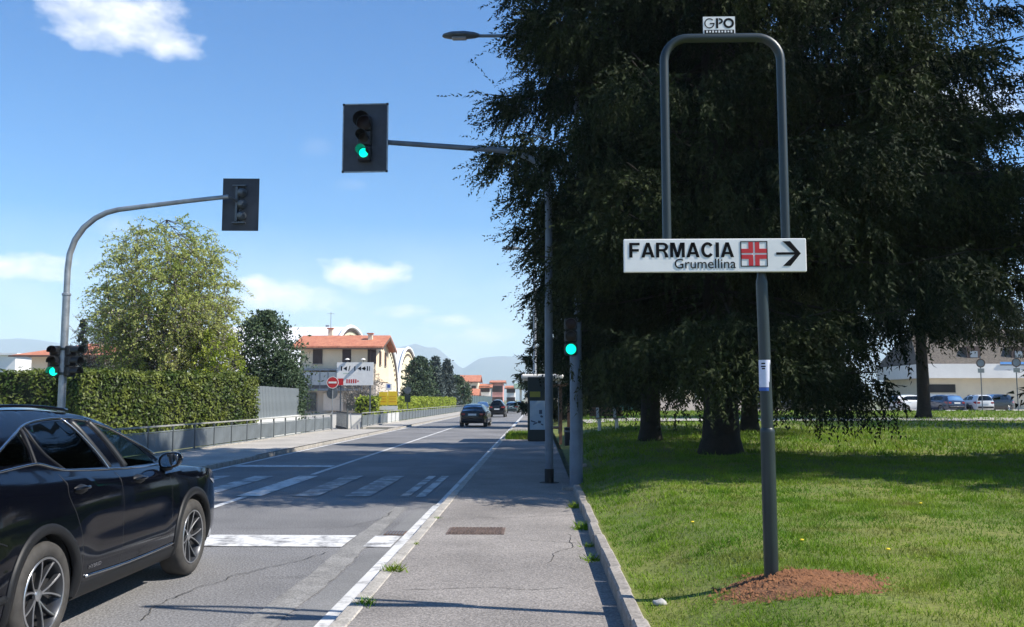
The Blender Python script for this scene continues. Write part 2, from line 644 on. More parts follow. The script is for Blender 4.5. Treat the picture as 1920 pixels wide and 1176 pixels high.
def lawn_z(x, y):
    x, y = np.asarray(x, float), np.asarray(y, float)
    bank = .22 * sstep((x - .75) / 1.3)
    far = .0072 * np.clip(y - 6, 0, 60)
    und = .02 * np.sin(x * .9 + 1.3) * np.sin(y * .55) + .012 * np.sin(x * 2.3 + y * 1.7)
    near = np.clip((x - .75) / .5, 0, 1)
    return .235 + bank + far * np.clip((x - .75) / 2.5, 0, 1) + und * near


def grid_obj(name, xs, ys, fz, m):
    X, Y = np.meshgrid(xs, ys)
    Z = fz(X, Y)
    nx, ny = len(xs), len(ys)
    V = np.stack([X.ravel(), Y.ravel(), Z.ravel()], 1)
    i = np.arange(nx - 1)[None, :] + nx * np.arange(ny - 1)[:, None]
    F = np.stack([i, i + 1, i + nx + 1, i + nx], -1).reshape(-1, 4)
    return np_mesh(name, V, F, m, smooth=True)


def sheet(name, x0, x1, y0, y1, z, m, parent=None, nx=1, ny=1):
    mb = MB()
    for i in range(nx):
        for j in range(ny):
            a0, a1 = x0 + (x1 - x0) * i / nx, x0 + (x1 - x0) * (i + 1) / nx
            b0, b1 = y0 + (y1 - y0) * j / ny, y0 + (y1 - y0) * (j + 1) / ny
            mb.add([(a0, b0, z), (a1, b0, z), (a1, b1, z), (a0, b1, z)], [(0, 1, 2, 3)])
    return mb.build(name, m, parent)


ground = sheet('ground', -9000, 9000, -3000, 9000, -.02, M['earth'])
tag(ground, kind='structure')
road = sheet('road', -8.32, -1.55, -12, 260, 0.0, M['asphalt'])
tag(road, kind='structure')

# footpath on the right with kerbs
walk = MB()
walk.box((-.37, 21, .02), (2.06, 66, .2))
walk = tag(walk.build('footpath', M['walk']), kind='structure')
walk_far = MB()
walk_far.box((.4, 100, .02), (3.6, 92, .2))
walk_far = tag(walk_far.build('footpath', M['walk']), kind='structure')

kerb = MB()
kerb.box((-1.475, 37.5, .03), (.14, 32.8, .17))
kerb = tag(kerb.build('kerb', M['stone']), kind='structure')
ks = MB().box((0, 0, 0), (.148, .978, .19), bev=.016)
k0 = ks.build('kerb_stone', M['stone'], kerb)
for i in range(33):
    k = k0 if i == 0 else k0.copy()
    if i:
        C.objects.link(k)
        k.parent = kerb
    k.location = (-1.475 + random.uniform(-.006, .006), -11.5 + i, .028 + random.uniform(-.004, .004))
    k.rotation_euler = (0, 0, random.uniform(-.006, .006))

lkerb = MB()
lkerb.box((.69, 3.0, .02), (.06, 28, .2))
lkerb = tag(lkerb.build('lawn_kerb', M['concrete']), kind='structure')
ks = MB().box((0, 0, 0), (.115, .98, .3), bev=.018)
k0 = ks.build('kerb_stone', M['concrete'], lkerb)
for i in range(26):
    k = k0 if i == 0 else k0.copy()
    if i:
        C.objects.link(k)
        k.parent = lkerb
    k.location = (.692 + random.uniform(-.008, .008), -9 + i, .115 + random.uniform(-.006, .006))
    k.rotation_euler = (0, random.uniform(-.015, .015), random.uniform(-.008, .008))

# lawn
xs = np.unique(np.concatenate([np.linspace(.74, 3, 24), np.linspace(3, 14, 30), np.linspace(14, 90, 30)]))
ys = np.unique(np.concatenate([np.linspace(-10, 4, 12), np.linspace(4, 20, 60), np.linspace(20, 72, 50)]))
lawn = tag(grid_obj('lawn', xs, ys, lawn_z, M['lawn']), kind='structure')

# parking road and plaza behind the lawn
pk = MB().box((48, 88, .62), (92, 32.5, .12))
tag(pk.build('parking_road', M['walk2']), kind='structure')
# footpath crossing the lawn behind the first trees
pth = MB()
n = 24
for i in range(n):
    xa, xb = 2.3 + i * 1.2, 2.3 + (i + 1) * 1.2
    za, zb = [float(lawn_z(q, 46)) + .03 for q in (xa, xb)]
    pth.add([(xa, 43 + .1 * i, za), (xb, 43.1 + .1 * i, zb), (xb, 48.1 + .1 * i, zb + .03), (xa, 48 + .1 * i, za + .03)], [(0, 1, 2, 3)])
tag(pth.build('path', M['walk2']), kind='structure')

# left pavement
pav = MB()
pav.box((-9.9, 19.6, .02), (3.1, 63, .2))
pav.box((-9.4, 106, .02), (2.1, 103, .2))
tag(pav.build('pavement', M['walk2']), kind='structure')
lk = MB()
lk.box((-8.39, 40.5, .03), (.14, 27, .18))
lk.box((-8.39, 105, .03), (.14, 102, .18))
lk = tag(lk.build('kerb', M['stone']), kind='structure')
ks = MB().box((0, 0, 0), (.144, .985, .2), bev=.012)
k0 = ks.build('kerb_stone', M['stone'], lk)
for i in range(36):
    k = k0 if i == 0 else k0.copy()
    if i:
        C.objects.link(k)
        k.parent = lk
    k.location = (-8.39, -8.5 + i, .03 + random.uniform(-.004, .004))
yard = sheet('yard', -70, -10.35, 51.2, 240, .0, M['walk2'])
tag(yard, kind='structure')

# road repairs and markings
def ragged(name, pts_l, pts_r, z, m, parent, seed=1, jit=.03):
    rg = random.Random(seed)
    V, F = [], []
    n = 60
    for i in range(n + 1):
        t = i / n
        def at(P):
            k = t * (len(P) - 1)
            a = min(int(k), len(P) - 2)
            f = k - a
            return [P[a][j] * (1 - f) + P[a + 1][j] * f for j in range(2)]
        a, b = at(pts_l), at(pts_r)
        V += [(a[0] + rg.uniform(-jit, jit), a[1], z), (b[0] + rg.uniform(-jit, jit), b[1], z)]
        if i:
            F.append((2 * i - 2, 2 * i - 1, 2 * i + 1, 2 * i))
    return MB().add(V, F).build(name, m, parent)


ragged('asphalt_patch', [(-2.02, -2), (-2.02, 8), (-1.98, 11), (-1.98, 14.8)], [(-1.72, -2), (-1.72, 8), (-1.74, 11), (-1.74, 14.8)], .004, M['newpatch'], road, 2, .004)
ragged('asphalt_seam', [(-2.36, -2), (-2.36, 7), (-2.33, 9.5), (-2.36, 12), (-2.36, 15.2)], [(-2.10, -2), (-2.08, 7), (-2.03, 9.5), (-2.10, 12), (-2.16, 15.2)], .006, M['patch'], road, 3, .016)


def mark(name, x0, x1, y0, y1, m, z=.010, n=1):
    return sheet(name, x0, x1, y0, y1, z, m, road)


mark('edge_line', -1.755, -1.565, -6, 15.4, M['line'])
mark('edge_line', -1.72, -1.58, 15.4, 200, M['line'])
mark('edge_line', -8.22, -8.08, -6, 200, M['line'])
mark('centre_line', -5.42, -5.29, -6, 11.0, M['line'])
mark('centre_line', -5.42, -5.29, 12.15, 16.7, M['line'])
mark('centre_line', -5.40, -5.27, 21.6, 200, M['line'])
mark('stop_line', -5.25, -2.37, 11.1, 12.02, M['stopline'])
mark('stop_line', -2.12, -1.78, 11.1, 12.0, M['stopline'])
mark('stop_line', -8.05, -5.45, 24.0, 24.6, M['stopline'])
for (a, b, mm) in ((-7.6, -7.15, 'zebra'), (-6.57, -6.12, 'zebra'), (-5.55, -5.1, 'line'), (-4.5, -4.05, 'zebraworn'), (-3.55, -3.08, 'zebraworn'), (-2.53, -2.36, 'zebra'), (-2.23, -2.06, 'zebra')):
    mark('zebra_stripe', a, b, 16.75 + random.uniform(-.08, .05), 21.2 + random.uniform(-.1, .2), M[mm])
# bay markings farther up
mark('bay_line', -1.55, -1.45, 60, 110, M['line'], .012)

def crack(parent, x, y, z, ang, length, w, seed):
    rg_ = random.Random(seed)
    V, F = [], []
    n_ = int(length / .06)
    a_ = ang
    for i in range(n_ + 1):
        a_ += rg_.uniform(-.35, .35) + (ang - a_) * .2
        hw_ = w * rg_.uniform(.3, 1.0) * (1 if 0 < i < n_ else .1)
        V += [(x - math.sin(a_) * hw_, y + math.cos(a_) * hw_, z), (x + math.sin(a_) * hw_, y - math.cos(a_) * hw_, z)]
        x += math.cos(a_) * .06
        y += math.sin(a_) * .06
        if i:
            F.append((2 * i - 2, 2 * i - 1, 2 * i + 1, 2 * i))
    return MB().add(V, F).build('crack', M['crackdark'], parent)


M['crackdark'] = mat('dirt in cracks', (.045, .042, .038), .95)
for (x, y, a, l, sd) in ((-1.2, 8.1, .15, 1.5, 1), (.1, 9.4, 1.2, 2.2, 2), (-.9, 13.0, .05, 1.6, 3), (-.2, 11.0, -.3, .8, 4)):
    crack(walk, x, y, .1235, a, l, .006, sd)
for (x, y, a, l, sd) in ((-3.2, 7.4, 1.5, 3.6, 5), (-4.3, 12.6, .1, 2.0, 6), (-2.9, 12.4, 1.4, 3.5, 7), (-2.75, 9.2, .4, .7, 8)):
    crack(road, x, y, .0125, a, l, .007, sd)
# iron covers
t = empty('manhole_cover', (-.78, 11.66, .122), 0, 'rusty rectangular chequered iron cover in the footpath', 'manhole cover')
MB().box((0, 0, 0), (.72, .58, .012)).build('cover_frame', M['rust'], t)
b = MB()
for i in range(15):
    for j in range(11):
        b.box((-.31 + i * .0443, -.24 + j * .048, .011), (.03, .03, .01))
b.build('stud_pattern', M['rust'], t)
t = empty('drain_grate', (-1.89, 12.22, .01), 0, 'small dark iron drain grate at the road edge', 'drain grate')
MB().box((0, 0, 0), (.27, .34, .012)).build('frame', M['rust'], t)
b = MB()
for i in range(6):
    b.box((-.1 + i * .04, 0, .009), (.016, .28, .008))
b.build('slat', M['galvdark'], t)


# ------------------------------------------------------------------ vegetation generators
def tri_spikes(P, D, L, Wd, seed=0):
    """thin triangles from points P along unit directions D; random side vector"""
    rg = np.random.default_rng(seed)
    n = len(P)
    r = rg.normal(size=(n, 3))
    side = np.cross(D, r)
    side /= np.linalg.norm(side, axis=1, keepdims=True) + 1e-9
    a = P - side * (Wd[:, None] / 2)
    b = P + side * (Wd[:, None] / 2)
    c = P + D * L[:, None]
    V = np.stack([a, b, c], 1).reshape(-1, 3)
    F = np.arange(n * 3, dtype=np.int32).reshape(-1, 3)
    return V, F


def leaf_quads(P, L, Wd, seed=0, nrm=None, spread=1.0):
    """diamond leaves (2 triangles as one quad), random or loosely facing nrm"""
    rg = np.random.default_rng(seed)
    n = len(P)
    d = rg.normal(size=(n, 3))
    if nrm is not None:
        nn = nrm + spread * rg.normal(size=(n, 3))
        nn /= np.linalg.norm(nn, axis=1, keepdims=True)
        d = d - (d * nn).sum(1, keepdims=True) * nn
    d /= np.linalg.norm(d, axis=1, keepdims=True) + 1e-9
    s = np.cross(d, nn if nrm is not None else rg.normal(size=(n, 3)))
    s /= np.linalg.norm(s, axis=1, keepdims=True) + 1e-9
    L = L[:, None] / 2
    Wd = Wd[:, None] / 2
    V = np.stack([P - d * L, P + s * Wd, P + d * L, P - s * Wd], 1).reshape(-1, 3)
    F = np.arange(n * 4, dtype=np.int32).reshape(-1, 4)
    return V, F


def spruce(name, x, y, z0, H, Rmax, low, nb, tass, seed, label, group=None, m='spruce', tl=(.30, .85), tw=.024, twl=.13, ntw=13, trunk=.5, prof=None, lowfun=None, cat='tree', droop=.30, side=None, fexp=.92):
    """a drooping conifer: trunk, limbs, and hanging needle tassels along every limb"""
    rg = np.random.default_rng(seed)
    t = empty(name, (x, y, z0), 0, label, cat, group)
    tr = MB()
    zs = [-.15, .05, .35, .9, 2, 4, H * .4, H * .65, H * .85, H * .98]
    fl = [1.55, 1.3, 1.08, .98, .92, .8, .62, .38, .17, .04]
    tr.tube([(0.02 * math.sin(q * 1.3), .02 * math.cos(q), q) for q in zs], [trunk * f for f in fl], n=12)
    tr.build('trunk', M['bark'], t, smooth=True)
    limbs = MB()
    Ps, Ds, Ls, Ws = [], [], [], []
    ga = 2.39996
    for i in range(nb):
        f = (i + rg.uniform(0, 1)) / nb
        f = f ** fexp
        a = i * ga + rg.uniform(-.35, .35)
        lo = low if lowfun is None else lowfun(a)
        zr = lo + (H * .97 - lo) * f
        pr = prof(zr / H) if prof else (1 - f) ** .75
        Lb = Rmax * pr * rg.uniform(.78, 1.08)
        if side:
            c_ = max(0.0, -math.cos(a)) ** 3
            Lb *= 1 - c_ * (side[0] + side[1] * (1 - float(sstep((zr - 1.8) / side[2]))))
        if Lb < .25:
            Lb = .25
        d = np.array([math.cos(a), math.sin(a), 0])
        lat = np.array([-d[1], d[0], 0])
        start = zr + Lb * .16
        n = max(5, int(tass / nb * (Lb / (Rmax * .62))))
        nc = max(4, n // 12)
        cu = rg.uniform(0, 1, nc) ** .62 * .86 + .14
        cs = rg.normal(0, 1, nc)
        ci = rg.integers(0, nc, n)
        u = np.clip(cu[ci] + rg.normal(0, .022, n), .08, 1.0)
        def curve(u):
            up = Lb * (-.02 * u - droop * u ** 1.6 + .16 * u ** 4)
            return d[None] * (Lb * u)[:, None] + np.array([0, 0, 1])[None] * (start + up)[:, None]
        sd = (cs[ci] + rg.normal(0, .16, n)) * (.30 * Lb * (.25 + .75 * np.sin(np.pi * np.clip(u, .05, .95))) * .55)
        P = curve(u) + lat[None] * sd[:, None]
        P[:, 2] -= np.abs(sd) * .28
        P += rg.normal(0, .05, P.shape)
        uu = np.linspace(0, 1, 6)
        cc = curve(uu)
        limbs.tube([tuple(q) for q in cc], [max(.012, trunk * .11 * (1 - .85 * w)) for w in uu], n=5, cap=False)
        # tassels: an axis that hangs, with needle twigs along it
        tlen = rg.uniform(tl[0], tl[1], n) * (.55 + .45 * np.clip(Lb / (Rmax * .7), 0, 1))
        ax = np.stack([d[0] * .22 + rg.normal(0, .2, n), d[1] * .22 + rg.normal(0, .2, n), -np.ones(n) * rg.uniform(.55, 1.1, n)], 1)
        tip = u > .9
        ax[tip] = d[None] * .5 + rg.normal(0, .3, (tip.sum(), 3)) + np.array([0, 0, -.5])
        ax /= np.linalg.norm(ax, axis=1, keepdims=True)
        k = np.linspace(0, 1, ntw)
        B = P[:, None, :] + ax[:, None, :] * (tlen[:, None] * k[None])[..., None]
        rd = rg.normal(size=(n, ntw, 3))
        rd -= (rd * ax[:, None]).sum(-1, keepdims=True) * ax[:, None]
        rd /= np.linalg.norm(rd, axis=-1, keepdims=True) + 1e-9
        D = ax[:, None] * .85 + rd * .62
        D /= np.linalg.norm(D, axis=-1, keepdims=True)
        Lw = twl * rg.uniform(.7, 1.3, (n, ntw)) * (1.05 - .45 * k[None])
        Ps.append(B.reshape(-1, 3))
        Ds.append(D.reshape(-1, 3))
        Ls.append(Lw.ravel())
        Ws.append(np.full(n * ntw, tw) * rg.uniform(.8, 1.3, n * ntw))
    limbs.build('limbs', M['bark'], t)
    P = np.concatenate(Ps)
    V, F = tri_spikes(P, np.concatenate(Ds), np.concatenate(Ls), np.concatenate(Ws), seed)
    np_mesh('crown', V, F, M[m], t)
    return t


def cone_tree(name, x, y, z0, H, Rr, n, seed, label, m, group=None, low=.05, shape='cone', trunk=.14, leaf=(.22, .11)):
    """smaller background conifer or bush: tapered trunk, boughs, needle clumps through the volume"""
    rg = np.random.default_rng(seed)
    t = empty(name, (x, y, z0), 0, label, 'tree', group)
    MB().tube([(0, 0, -.1), (0, 0, H * .4), (0, 0, H * .93)], [trunk, trunk * .7, trunk * .12], n=7).build('trunk', M['bark'], t)
    nbg = max(30, n // 38)
    C0 = []
    for i in range(nbg):
        f = rg.uniform(0, 1) ** 1.15
        a = rg.uniform(0, 6.283)
        if shape == 'cone':
            r = Rr * (1 - f) ** .85 * rg.uniform(.55, 1.02) + .05
        elif shape == 'column':
            r = Rr * (1 - f ** 3) * rg.uniform(.5, 1)
        else:
            r = Rr * math.sqrt(max(.02, 1 - (2 * f - .85) ** 2 * .8)) * rg.uniform(.35, 1.05)
        C0.append((math.cos(a) * r, math.sin(a) * r, H * (low + (1 - low) * f), .20 * Rr * (1.15 - .7 * f) * rg.uniform(.7, 1.5)))
    C0 = np.array(C0)
    idx = rg.integers(0, nbg, n)
    P = C0[idx, :3] + rg.normal(0, 1, (n, 3)) * C0[idx, 3:4] * np.array([1, 1, .75])
    P[:, 2] = np.clip(P[:, 2], .02, H * 1.02)
    V, F = leaf_quads(P, rg.uniform(.6, 1.3, n) * leaf[0], rg.uniform(.6, 1.3, n) * leaf[1], seed)
    np_mesh('crown', V, F, M[m], t)
    return t


def hedge(name, p0, p1, thick, h, n, seed, label, z0=0.0, m='hedge', leaf=.11):
    """clipped hedge: dark core and leaves standing off every face"""
    rg = np.random.default_rng(seed)
    p0, p1 = np.array(p0, float), np.array(p1, float)
    v = p1 - p0
    L = np.linalg.norm(v)
    u = v / L
    t = empty(name, (p0[0], p0[1], z0), math.atan2(u[1], u[0]), label, 'hedge')
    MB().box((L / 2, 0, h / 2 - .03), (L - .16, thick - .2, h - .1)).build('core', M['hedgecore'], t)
    areas = np.array([L * h, L * h, L * thick, thick * h, thick * h])
    k = rg.choice(5, n, p=areas / areas.sum())
    a, b = rg.uniform(0, 1, n), rg.uniform(0, 1, n)
    P = np.zeros((n, 3))
    Nn = np.zeros((n, 3))
    for face in range(5):
        s = k == face
        if face < 2:
            sg = -1 if face == 0 else 1
            P[s] = np.stack([a[s] * L, np.full(s.sum(), sg * thick / 2), b[s] * h], 1)
            Nn[s] = (0, sg, .25)
        elif face == 2:
            P[s] = np.stack([a[s] * L, (b[s] - .5) * thick, np.full(s.sum(), h)], 1)
            Nn[s] = (0, 0, 1)
        else:
            sg = 0 if face == 3 else 1
            P[s] = np.stack([np.full(s.sum(), sg * L), (a[s] - .5) * thick, b[s] * h], 1)
            Nn[s] = (2 * sg - 1, 0, .2)
    P += Nn * (rg.normal(-.02, .065, (n, 1)) + .035 * np.sin(P[:, :1] * 2.1 + P[:, 2:] * 1.7) + .03 * np.sin(P[:, :1] * 4.7 + 1) * np.sin(P[:, 2:] * 3.9))
    V, F = leaf_quads(P, rg.uniform(.7, 1.4, n) * leaf, rg.uniform(.7, 1.3, n) * leaf * .55, seed, nrm=Nn, spread=.55)
    np_mesh('foliage', V, F, M[m], t)
    return t


# grass on the lawn
def grass_field():
    rg = np.random.default_rng(11)
    parts = []
    for (x0, x1, y0, y1, dens, L0, w0) in ((.78, 3.8, 4.9, 7.6, 6200, .043, .0062), (.78, 6.5, 7.6, 12, 3200, .048, .0085), (3.6, 6, 5.2, 7.6, 4200, .043, .0072),
                                           (.78, 11, 12, 20, 1200, .06, .013), (1.2, 20, 20, 34, 230, .11, .026), (2, 40, 34, 70, 34, .14, .05)):
        n = int((x1 - x0) * (y1 - y0) * dens)
        x, y = rg.uniform(x0, x1, n), rg.uniform(y0, y1, n)
        clump = np.sin(x * 5.1 + 2 * np.sin(y * 3.3)) * np.sin(y * 4.7 + 1.7 * np.sin(x * 2.9))
        big = np.sin(x * 1.3 + .6 * y) * np.sin(.9 * y - .4 * x + 1)
        keep = rg.uniform(0, 1, n) < (.58 + .34 * clump + .16 * big)
        # bare soil around the sign post
        dm = ((x - 1.93) / .57) ** 2 + ((y - 6.85) / .46) ** 2
        keep &= rg.uniform(0, 1, n) < np.clip((dm - .35) * 1.1 + .25 * np.sin(x * 17) * np.sin(y * 19), 0, 1)
        # scuffed earth by the kerb
        ds = ((x - 1.05) / .3) ** 2 + ((y - 8.4) / .5) ** 2
        keep &= rg.uniform(0, 1, n) < np.clip(.25 + ds * .8, 0, 1)
        x, y, clump = x[keep], y[keep], clump[keep]
        n = len(x)
        z = lawn_z(x, y) - .006
        D = np.stack([rg.normal(0, .55, n), rg.normal(0, .55, n), np.ones(n)], 1)
        D /= np.linalg.norm(D, axis=1, keepdims=True)
        Lg = L0 * rg.uniform(.45, 1.25, n) * (1 + .7 * np.clip(clump, 0, 1) ** 2)
        V, F = tri_spikes(np.stack([x, y, z], 1), D, Lg, w0 * rg.uniform(.7, 1.4, n), 3)
        parts.append((V, F))
    off, Vs, Fs = 0, [], []
    for V, F in parts:
        Vs.append(V)
        Fs.append(F + off)
        off += len(V)
    g = np_mesh('grass', np.concatenate(Vs), np.concatenate(Fs), M['grass'])
    tag(g, 'short green grass of the lawn beside the footpath', 'grass', kind='stuff')


grass_field()

# soil heap round the sign post
rg = np.random.default_rng(5)
def mound_z(X, Y):
    d = ((X - 1.93) / .55) ** 2 + ((Y - 6.85) / .46) ** 2
    h = .075 * np.exp(-d * 1.35) + .012 * np.sin(X * 23 + 1) * np.sin(Y * 27) * np.exp(-d) + .008 * np.sin(X * 47) * np.sin(Y * 41 + 2) * np.exp(-d)
    return lawn_z(X, Y) - .016 + h * 1.05
mnd = grid_obj('soil_mound', np.linspace(.95, 3.05, 76), np.linspace(6.1, 7.65, 60), mound_z, M['soil'])
tag(mnd, 'heap of loose reddish brown soil round the sign post', 'soil', kind='stuff')
n = 3400
a, r = rg.uniform(0, 6.283, n), np.sqrt(rg.uniform(0, 1, n)) * rg.uniform(.4, 1.3, n)
px, py = 1.93 + np.cos(a) * r * .56, 6.85 + np.sin(a) * r * .46
pz = np.maximum(mound_z(px, py), lawn_z(px, py) + .012)
sz = .005 + .018 * rg.uniform(0, 1, n) ** 5
base = np.array([(1, 0, 0), (-.5, .87, 0), (-.5, -.87, 0), (.1, .1, .9)])
V = np.zeros((n, 4, 3))
for k in range(4):
    ang = rg.uniform(0, .5, n) + a
    bx, by = base[k][0] * np.cos(ang) - base[k][1] * np.sin(ang), base[k][0] * np.sin(ang) + base[k][1] * np.cos(ang)
    V[:, k] = np.stack([px + bx * sz * rg.uniform(.6, 1.3, n), py + by * sz * rg.uniform(.6, 1.3, n), pz + base[k][2] * sz * rg.uniform(.7, 1.3, n) - .001], 1)
i = np.arange(n)[:, None, None] * 4
F = (i + np.array([(0, 1, 3), (1, 2, 3), (2, 0, 3)])[None]).reshape(-1, 3)
cl = np_mesh('clods', V.reshape(-1, 3), F, M['clod'], mnd)
tag(cl, kind='stuff')

# weeds and flowers
def weed(x, y, z, s, n, seed, label):
    rg = np.random.default_rng(seed)
    a = rg.uniform(0, 6.283, n)
    D = np.stack([np.cos(a) * .8, np.sin(a) * .8, rg.uniform(.3, 1.2, n)], 1)
    D /= np.linalg.norm(D, axis=1, keepdims=True)
    P = np.stack([rg.normal(0, s * .35, n), rg.normal(0, s * .45, n), np.zeros(n) - .004], 1)
    V, F = tri_spikes(P, D, s * rg.uniform(.4, 1.1, n), s * .1 * rg.uniform(.7, 1.5, n), seed)
    o = np_mesh('weed', V, F, M['grass'])
    o.location = (x, y, z)
    tag(o, label, 'weed', 'weeds growing in the pavement joints')


for i, (x, y, z, s, q, lab) in enumerate(((-1.41, 7.55, .12, .10, 70, 'weed tuft in the kerb joint by the thin shadow lines'), (-1.40, 9.0, .12, .12, 80, 'weed tuft spreading over the pale kerb stone near the stop line'),
                                          (-1.40, 10.6, .12, .06, 40, 'small weed in the kerb joint beside the stop line'), (-1.40, 12.9, .12, .06, 40, 'tiny weed in the kerb joint beyond the drain grate'),
                                          (.60, 11.9, .12, .17, 120, 'leafy weed leaning out from the lawn kerb'), (.58, 10.5, .12, .10, 60, 'sparse weed at the foot of the lawn kerb below the leafy one'), (.55, 9.6, .12, .12, 60, 'thin trailing weed on the footpath by the lawn kerb'),
                                          (.58, 14.2, .12, .16, 90, 'weed clump at the foot of the grey signal post'))):
    weed(x, y, z, s, q, 40 + i, lab)
for i, (x, y) in enumerate(((2.35, 8.3), (2.9, 7.75), (1.65, 9.9), (4.6, 11.2), (6.2, 9.4))):
    t = empty('dandelion', (x, y, float(lawn_z(x, y))), 0, 'small yellow dandelion in the sunlit grass', 'flower', 'dandelions in the lawn')
    MB().tube([(0, 0, -.01), (0, 0, .05)], .003, n=5).build('stem', M['grass'], t)
    MB().lathe([(0, .048), (.017, .052), (.02, .058), (.012, .064), (0, .066)], n=8).build('flower_head', M['dandelion'], t)
st = MB()
st.lathe([(0, 0), (.042, .004), (.05, .02), (.042, .036), (.02, .046), (0, .048)], n=9)
st.v = [(p[0] * 1.15, p[1] * .8, p[2] + .006 * math.sin(p[0] * 90)) for p in st.v]
st = st.build('stone', M['palestone'], smooth=True)
st.location = (.91, 7.0, float(lawn_z(.91, 7.0)) - .004)
tag(st, 'pale rounded stone lying in the grass at the lawn kerb', 'stone')

# ------------------------------------------------------------------ pharmacy sign
zb = .55
sg = empty('pharmacy_sign', (1.747, 7.0, .405), 0, 'dark green sign post with hoop carrying the white FARMACIA plate', 'sign')
sg.scale = (1.12, 1.12, 1.12)
p = MB()
p.tube([(0, 0, -.1), (0, 0, 1.0)], .048, n=20)
p.lathe([(.048, 1.0), (.049, 1.02), (.040, 1.035)], n=20)
p.build('lower_post', M['steelgreen'], sg, True, 40)
p = MB()
p.tube([(0, 0, 1.03), (-.012, 0, 2.6 - zb - .03)], .040, n=20)
p.lathe([(.040, 2.565 - zb), (.041, 2.575 - zb), (.026, 2.65 - zb), (.022, 2.8 - zb)], (-.012, 0, 0), n=20)
p.build('upper_post', M['steelgreen'], sg, True, 40)
# hoop of bent tube
hx0, hx1, ht, rad = -.655, .165, 4.335 - zb, .17
pts = [(hx0, .02, 2.66 - zb), (hx0, .02, 3.4 - zb), (hx0, .02, ht - rad)]
for k in range(1, 9):
    w = math.pi - k * math.pi / 16
    pts.append((hx0 + rad + rad * math.cos(w), .02, ht - rad + rad * math.sin(w)))
for k in range(0, 9):
    w = math.pi / 2 - k * math.pi / 16
    pts.append((hx1 - rad + rad * math.cos(w), .02, ht - rad + rad * math.sin(w) + .0))
pts += [(hx1, .02, 3.4 - zb), (hx1, .02, 2.66 - zb)]
MB().tube(pts, .031, n=16).build('hoop', M['steelgreen'], sg, True, 50)
pz0, pz1 = 2.645 - zb, 2.875 - zb
px0, px1 = -.965, .278
plate = MB().box(((px0 + px1) / 2, -.055, (pz0 + pz1) / 2), (px1 - px0, .03, pz1 - pz0), bev=.004).build('sign_plate', M['signwhite'], sg)
MB().box(((px0 + px1) / 2, -.02, (pz0 + pz1) / 2), (px1 - px0 - .02, .045, pz1 - pz0 - .012)).build('sign_back', M['blackmat'], sg)
pw, ph = px1 - px0, pz1 - pz0
fx = lambda q: px0 + pw * (q - 1165) / 337.5
fz = lambda q: pz1 - ph * (q - 453.5) / 61.5
yf = -.0715
def arc_strip(mb, cx, cz, rx, rz, a0, a1, wx, wz, y, n=22):
    V, F = [], []
    for k in range(n + 1):
        w = a0 + (a1 - a0) * k / n
        for (qx, qz) in ((rx, rz), (rx - wx, rz - wz)):
            V.append((cx + qx * math.cos(w), y, cz + qz * math.sin(w)))
        if k:
            F.append((2 * k - 2, 2 * k - 1, 2 * k + 1, 2 * k))
    mb.add(V, F)


def stroke(mb, pts, y):
    mb.add([(p[0], y, p[1]) for p in pts], [tuple(range(len(pts)))])


def bold_word(word, x0, x1, z0, z1, y):
    """heavy grotesque capitals drawn as flat strokes"""
    wd = dict(F=.60, A=.76, R=.72, M=.84, C=.74, I=.20)
    gap = .085
    tot = sum(wd[c] for c in word) + gap * (len(word) - 1)
    sx, h = (x1 - x0) / tot, z1 - z0
    mb = MB()
    u = 0
    t_ = .185
    for i, c in enumerate(word):
        w = wd[c]
        yy = y - .0002 * (i % 2)
        P = lambda a, b: (x0 + (u + a) * sx, z0 + b * h)
        q = lambda *p: stroke(mb, [P(*k) for k in p], yy)
        tz = .175
        if c in 'FR':
            q((0, 0), (t_, 0), (t_, 1), (0, 1))
        if c == 'I':
            q((0, 0), (w, 0), (w, 1), (0, 1))
        if c == 'F':
            q((t_, 1), (t_, 1 - tz), (w, 1 - tz), (w, 1))
            q((t_, .58), (t_, .58 - tz), (w * .92, .58 - tz), (w * .92, .58))
        if c == 'A':
            q((0, 0), (t_ * 1.02, 0), (w / 2 + t_ * .16, .83), (w / 2 + t_ * .55, 1), (w / 2 - t_ * .55, 1))
            q((w, 0), (w - t_ * 1.02, 0), (w / 2 - t_ * .16, .83), (w / 2 - t_ * .55, 1), (w / 2 + t_ * .55, 1))
            q((.2, .20), (w - .2, .20), (w - .24, .36), (.24, .36))
        if c == 'R':
            q((t_, 1), (t_, 1 - tz * .9), (w * .55, 1 - tz * .9), (w * .55, 1))
            q((t_, .57), (t_, .57 - tz * .9), (w * .55, .57 - tz * .9), (w * .55, .57))
            a = P(w * .55, .706)
            arc_strip(mb, a[0], a[1], w * .42 * sx, .294 * h, -math.pi / 2, math.pi / 2, t_ * sx, tz * .9 * h, yy)
            q((w * .46, .44), (w * .74, .44), (w * .92, .22), (w * .98, 0), (w * .70, 0), (w * .68, .18), (w * .60, .36))
        if c == 'M':
            q((0, 0), (t_ * .95, 0), (t_ * .95, 1), (0, 1))
            q((w, 0), (w - t_ * .95, 0), (w - t_ * .95, 1), (w, 1))
            q((t_ * .4, 1), (t_ * 1.42, 1), (w / 2 + .085, 0), (w / 2 - .085, 0))
            q((w - t_ * .4, 1), (w - t_ * 1.42, 1), (w / 2 - .085, 0), (w / 2 + .085, 0))
        if c == 'C':
            a = P(w / 2, .5)
            arc_strip(mb, a[0], a[1], w / 2 * sx, .515 * h, R(38), R(322), t_ * sx, tz * 1.05 * h, yy, 34)
        u += w + gap
    return mb


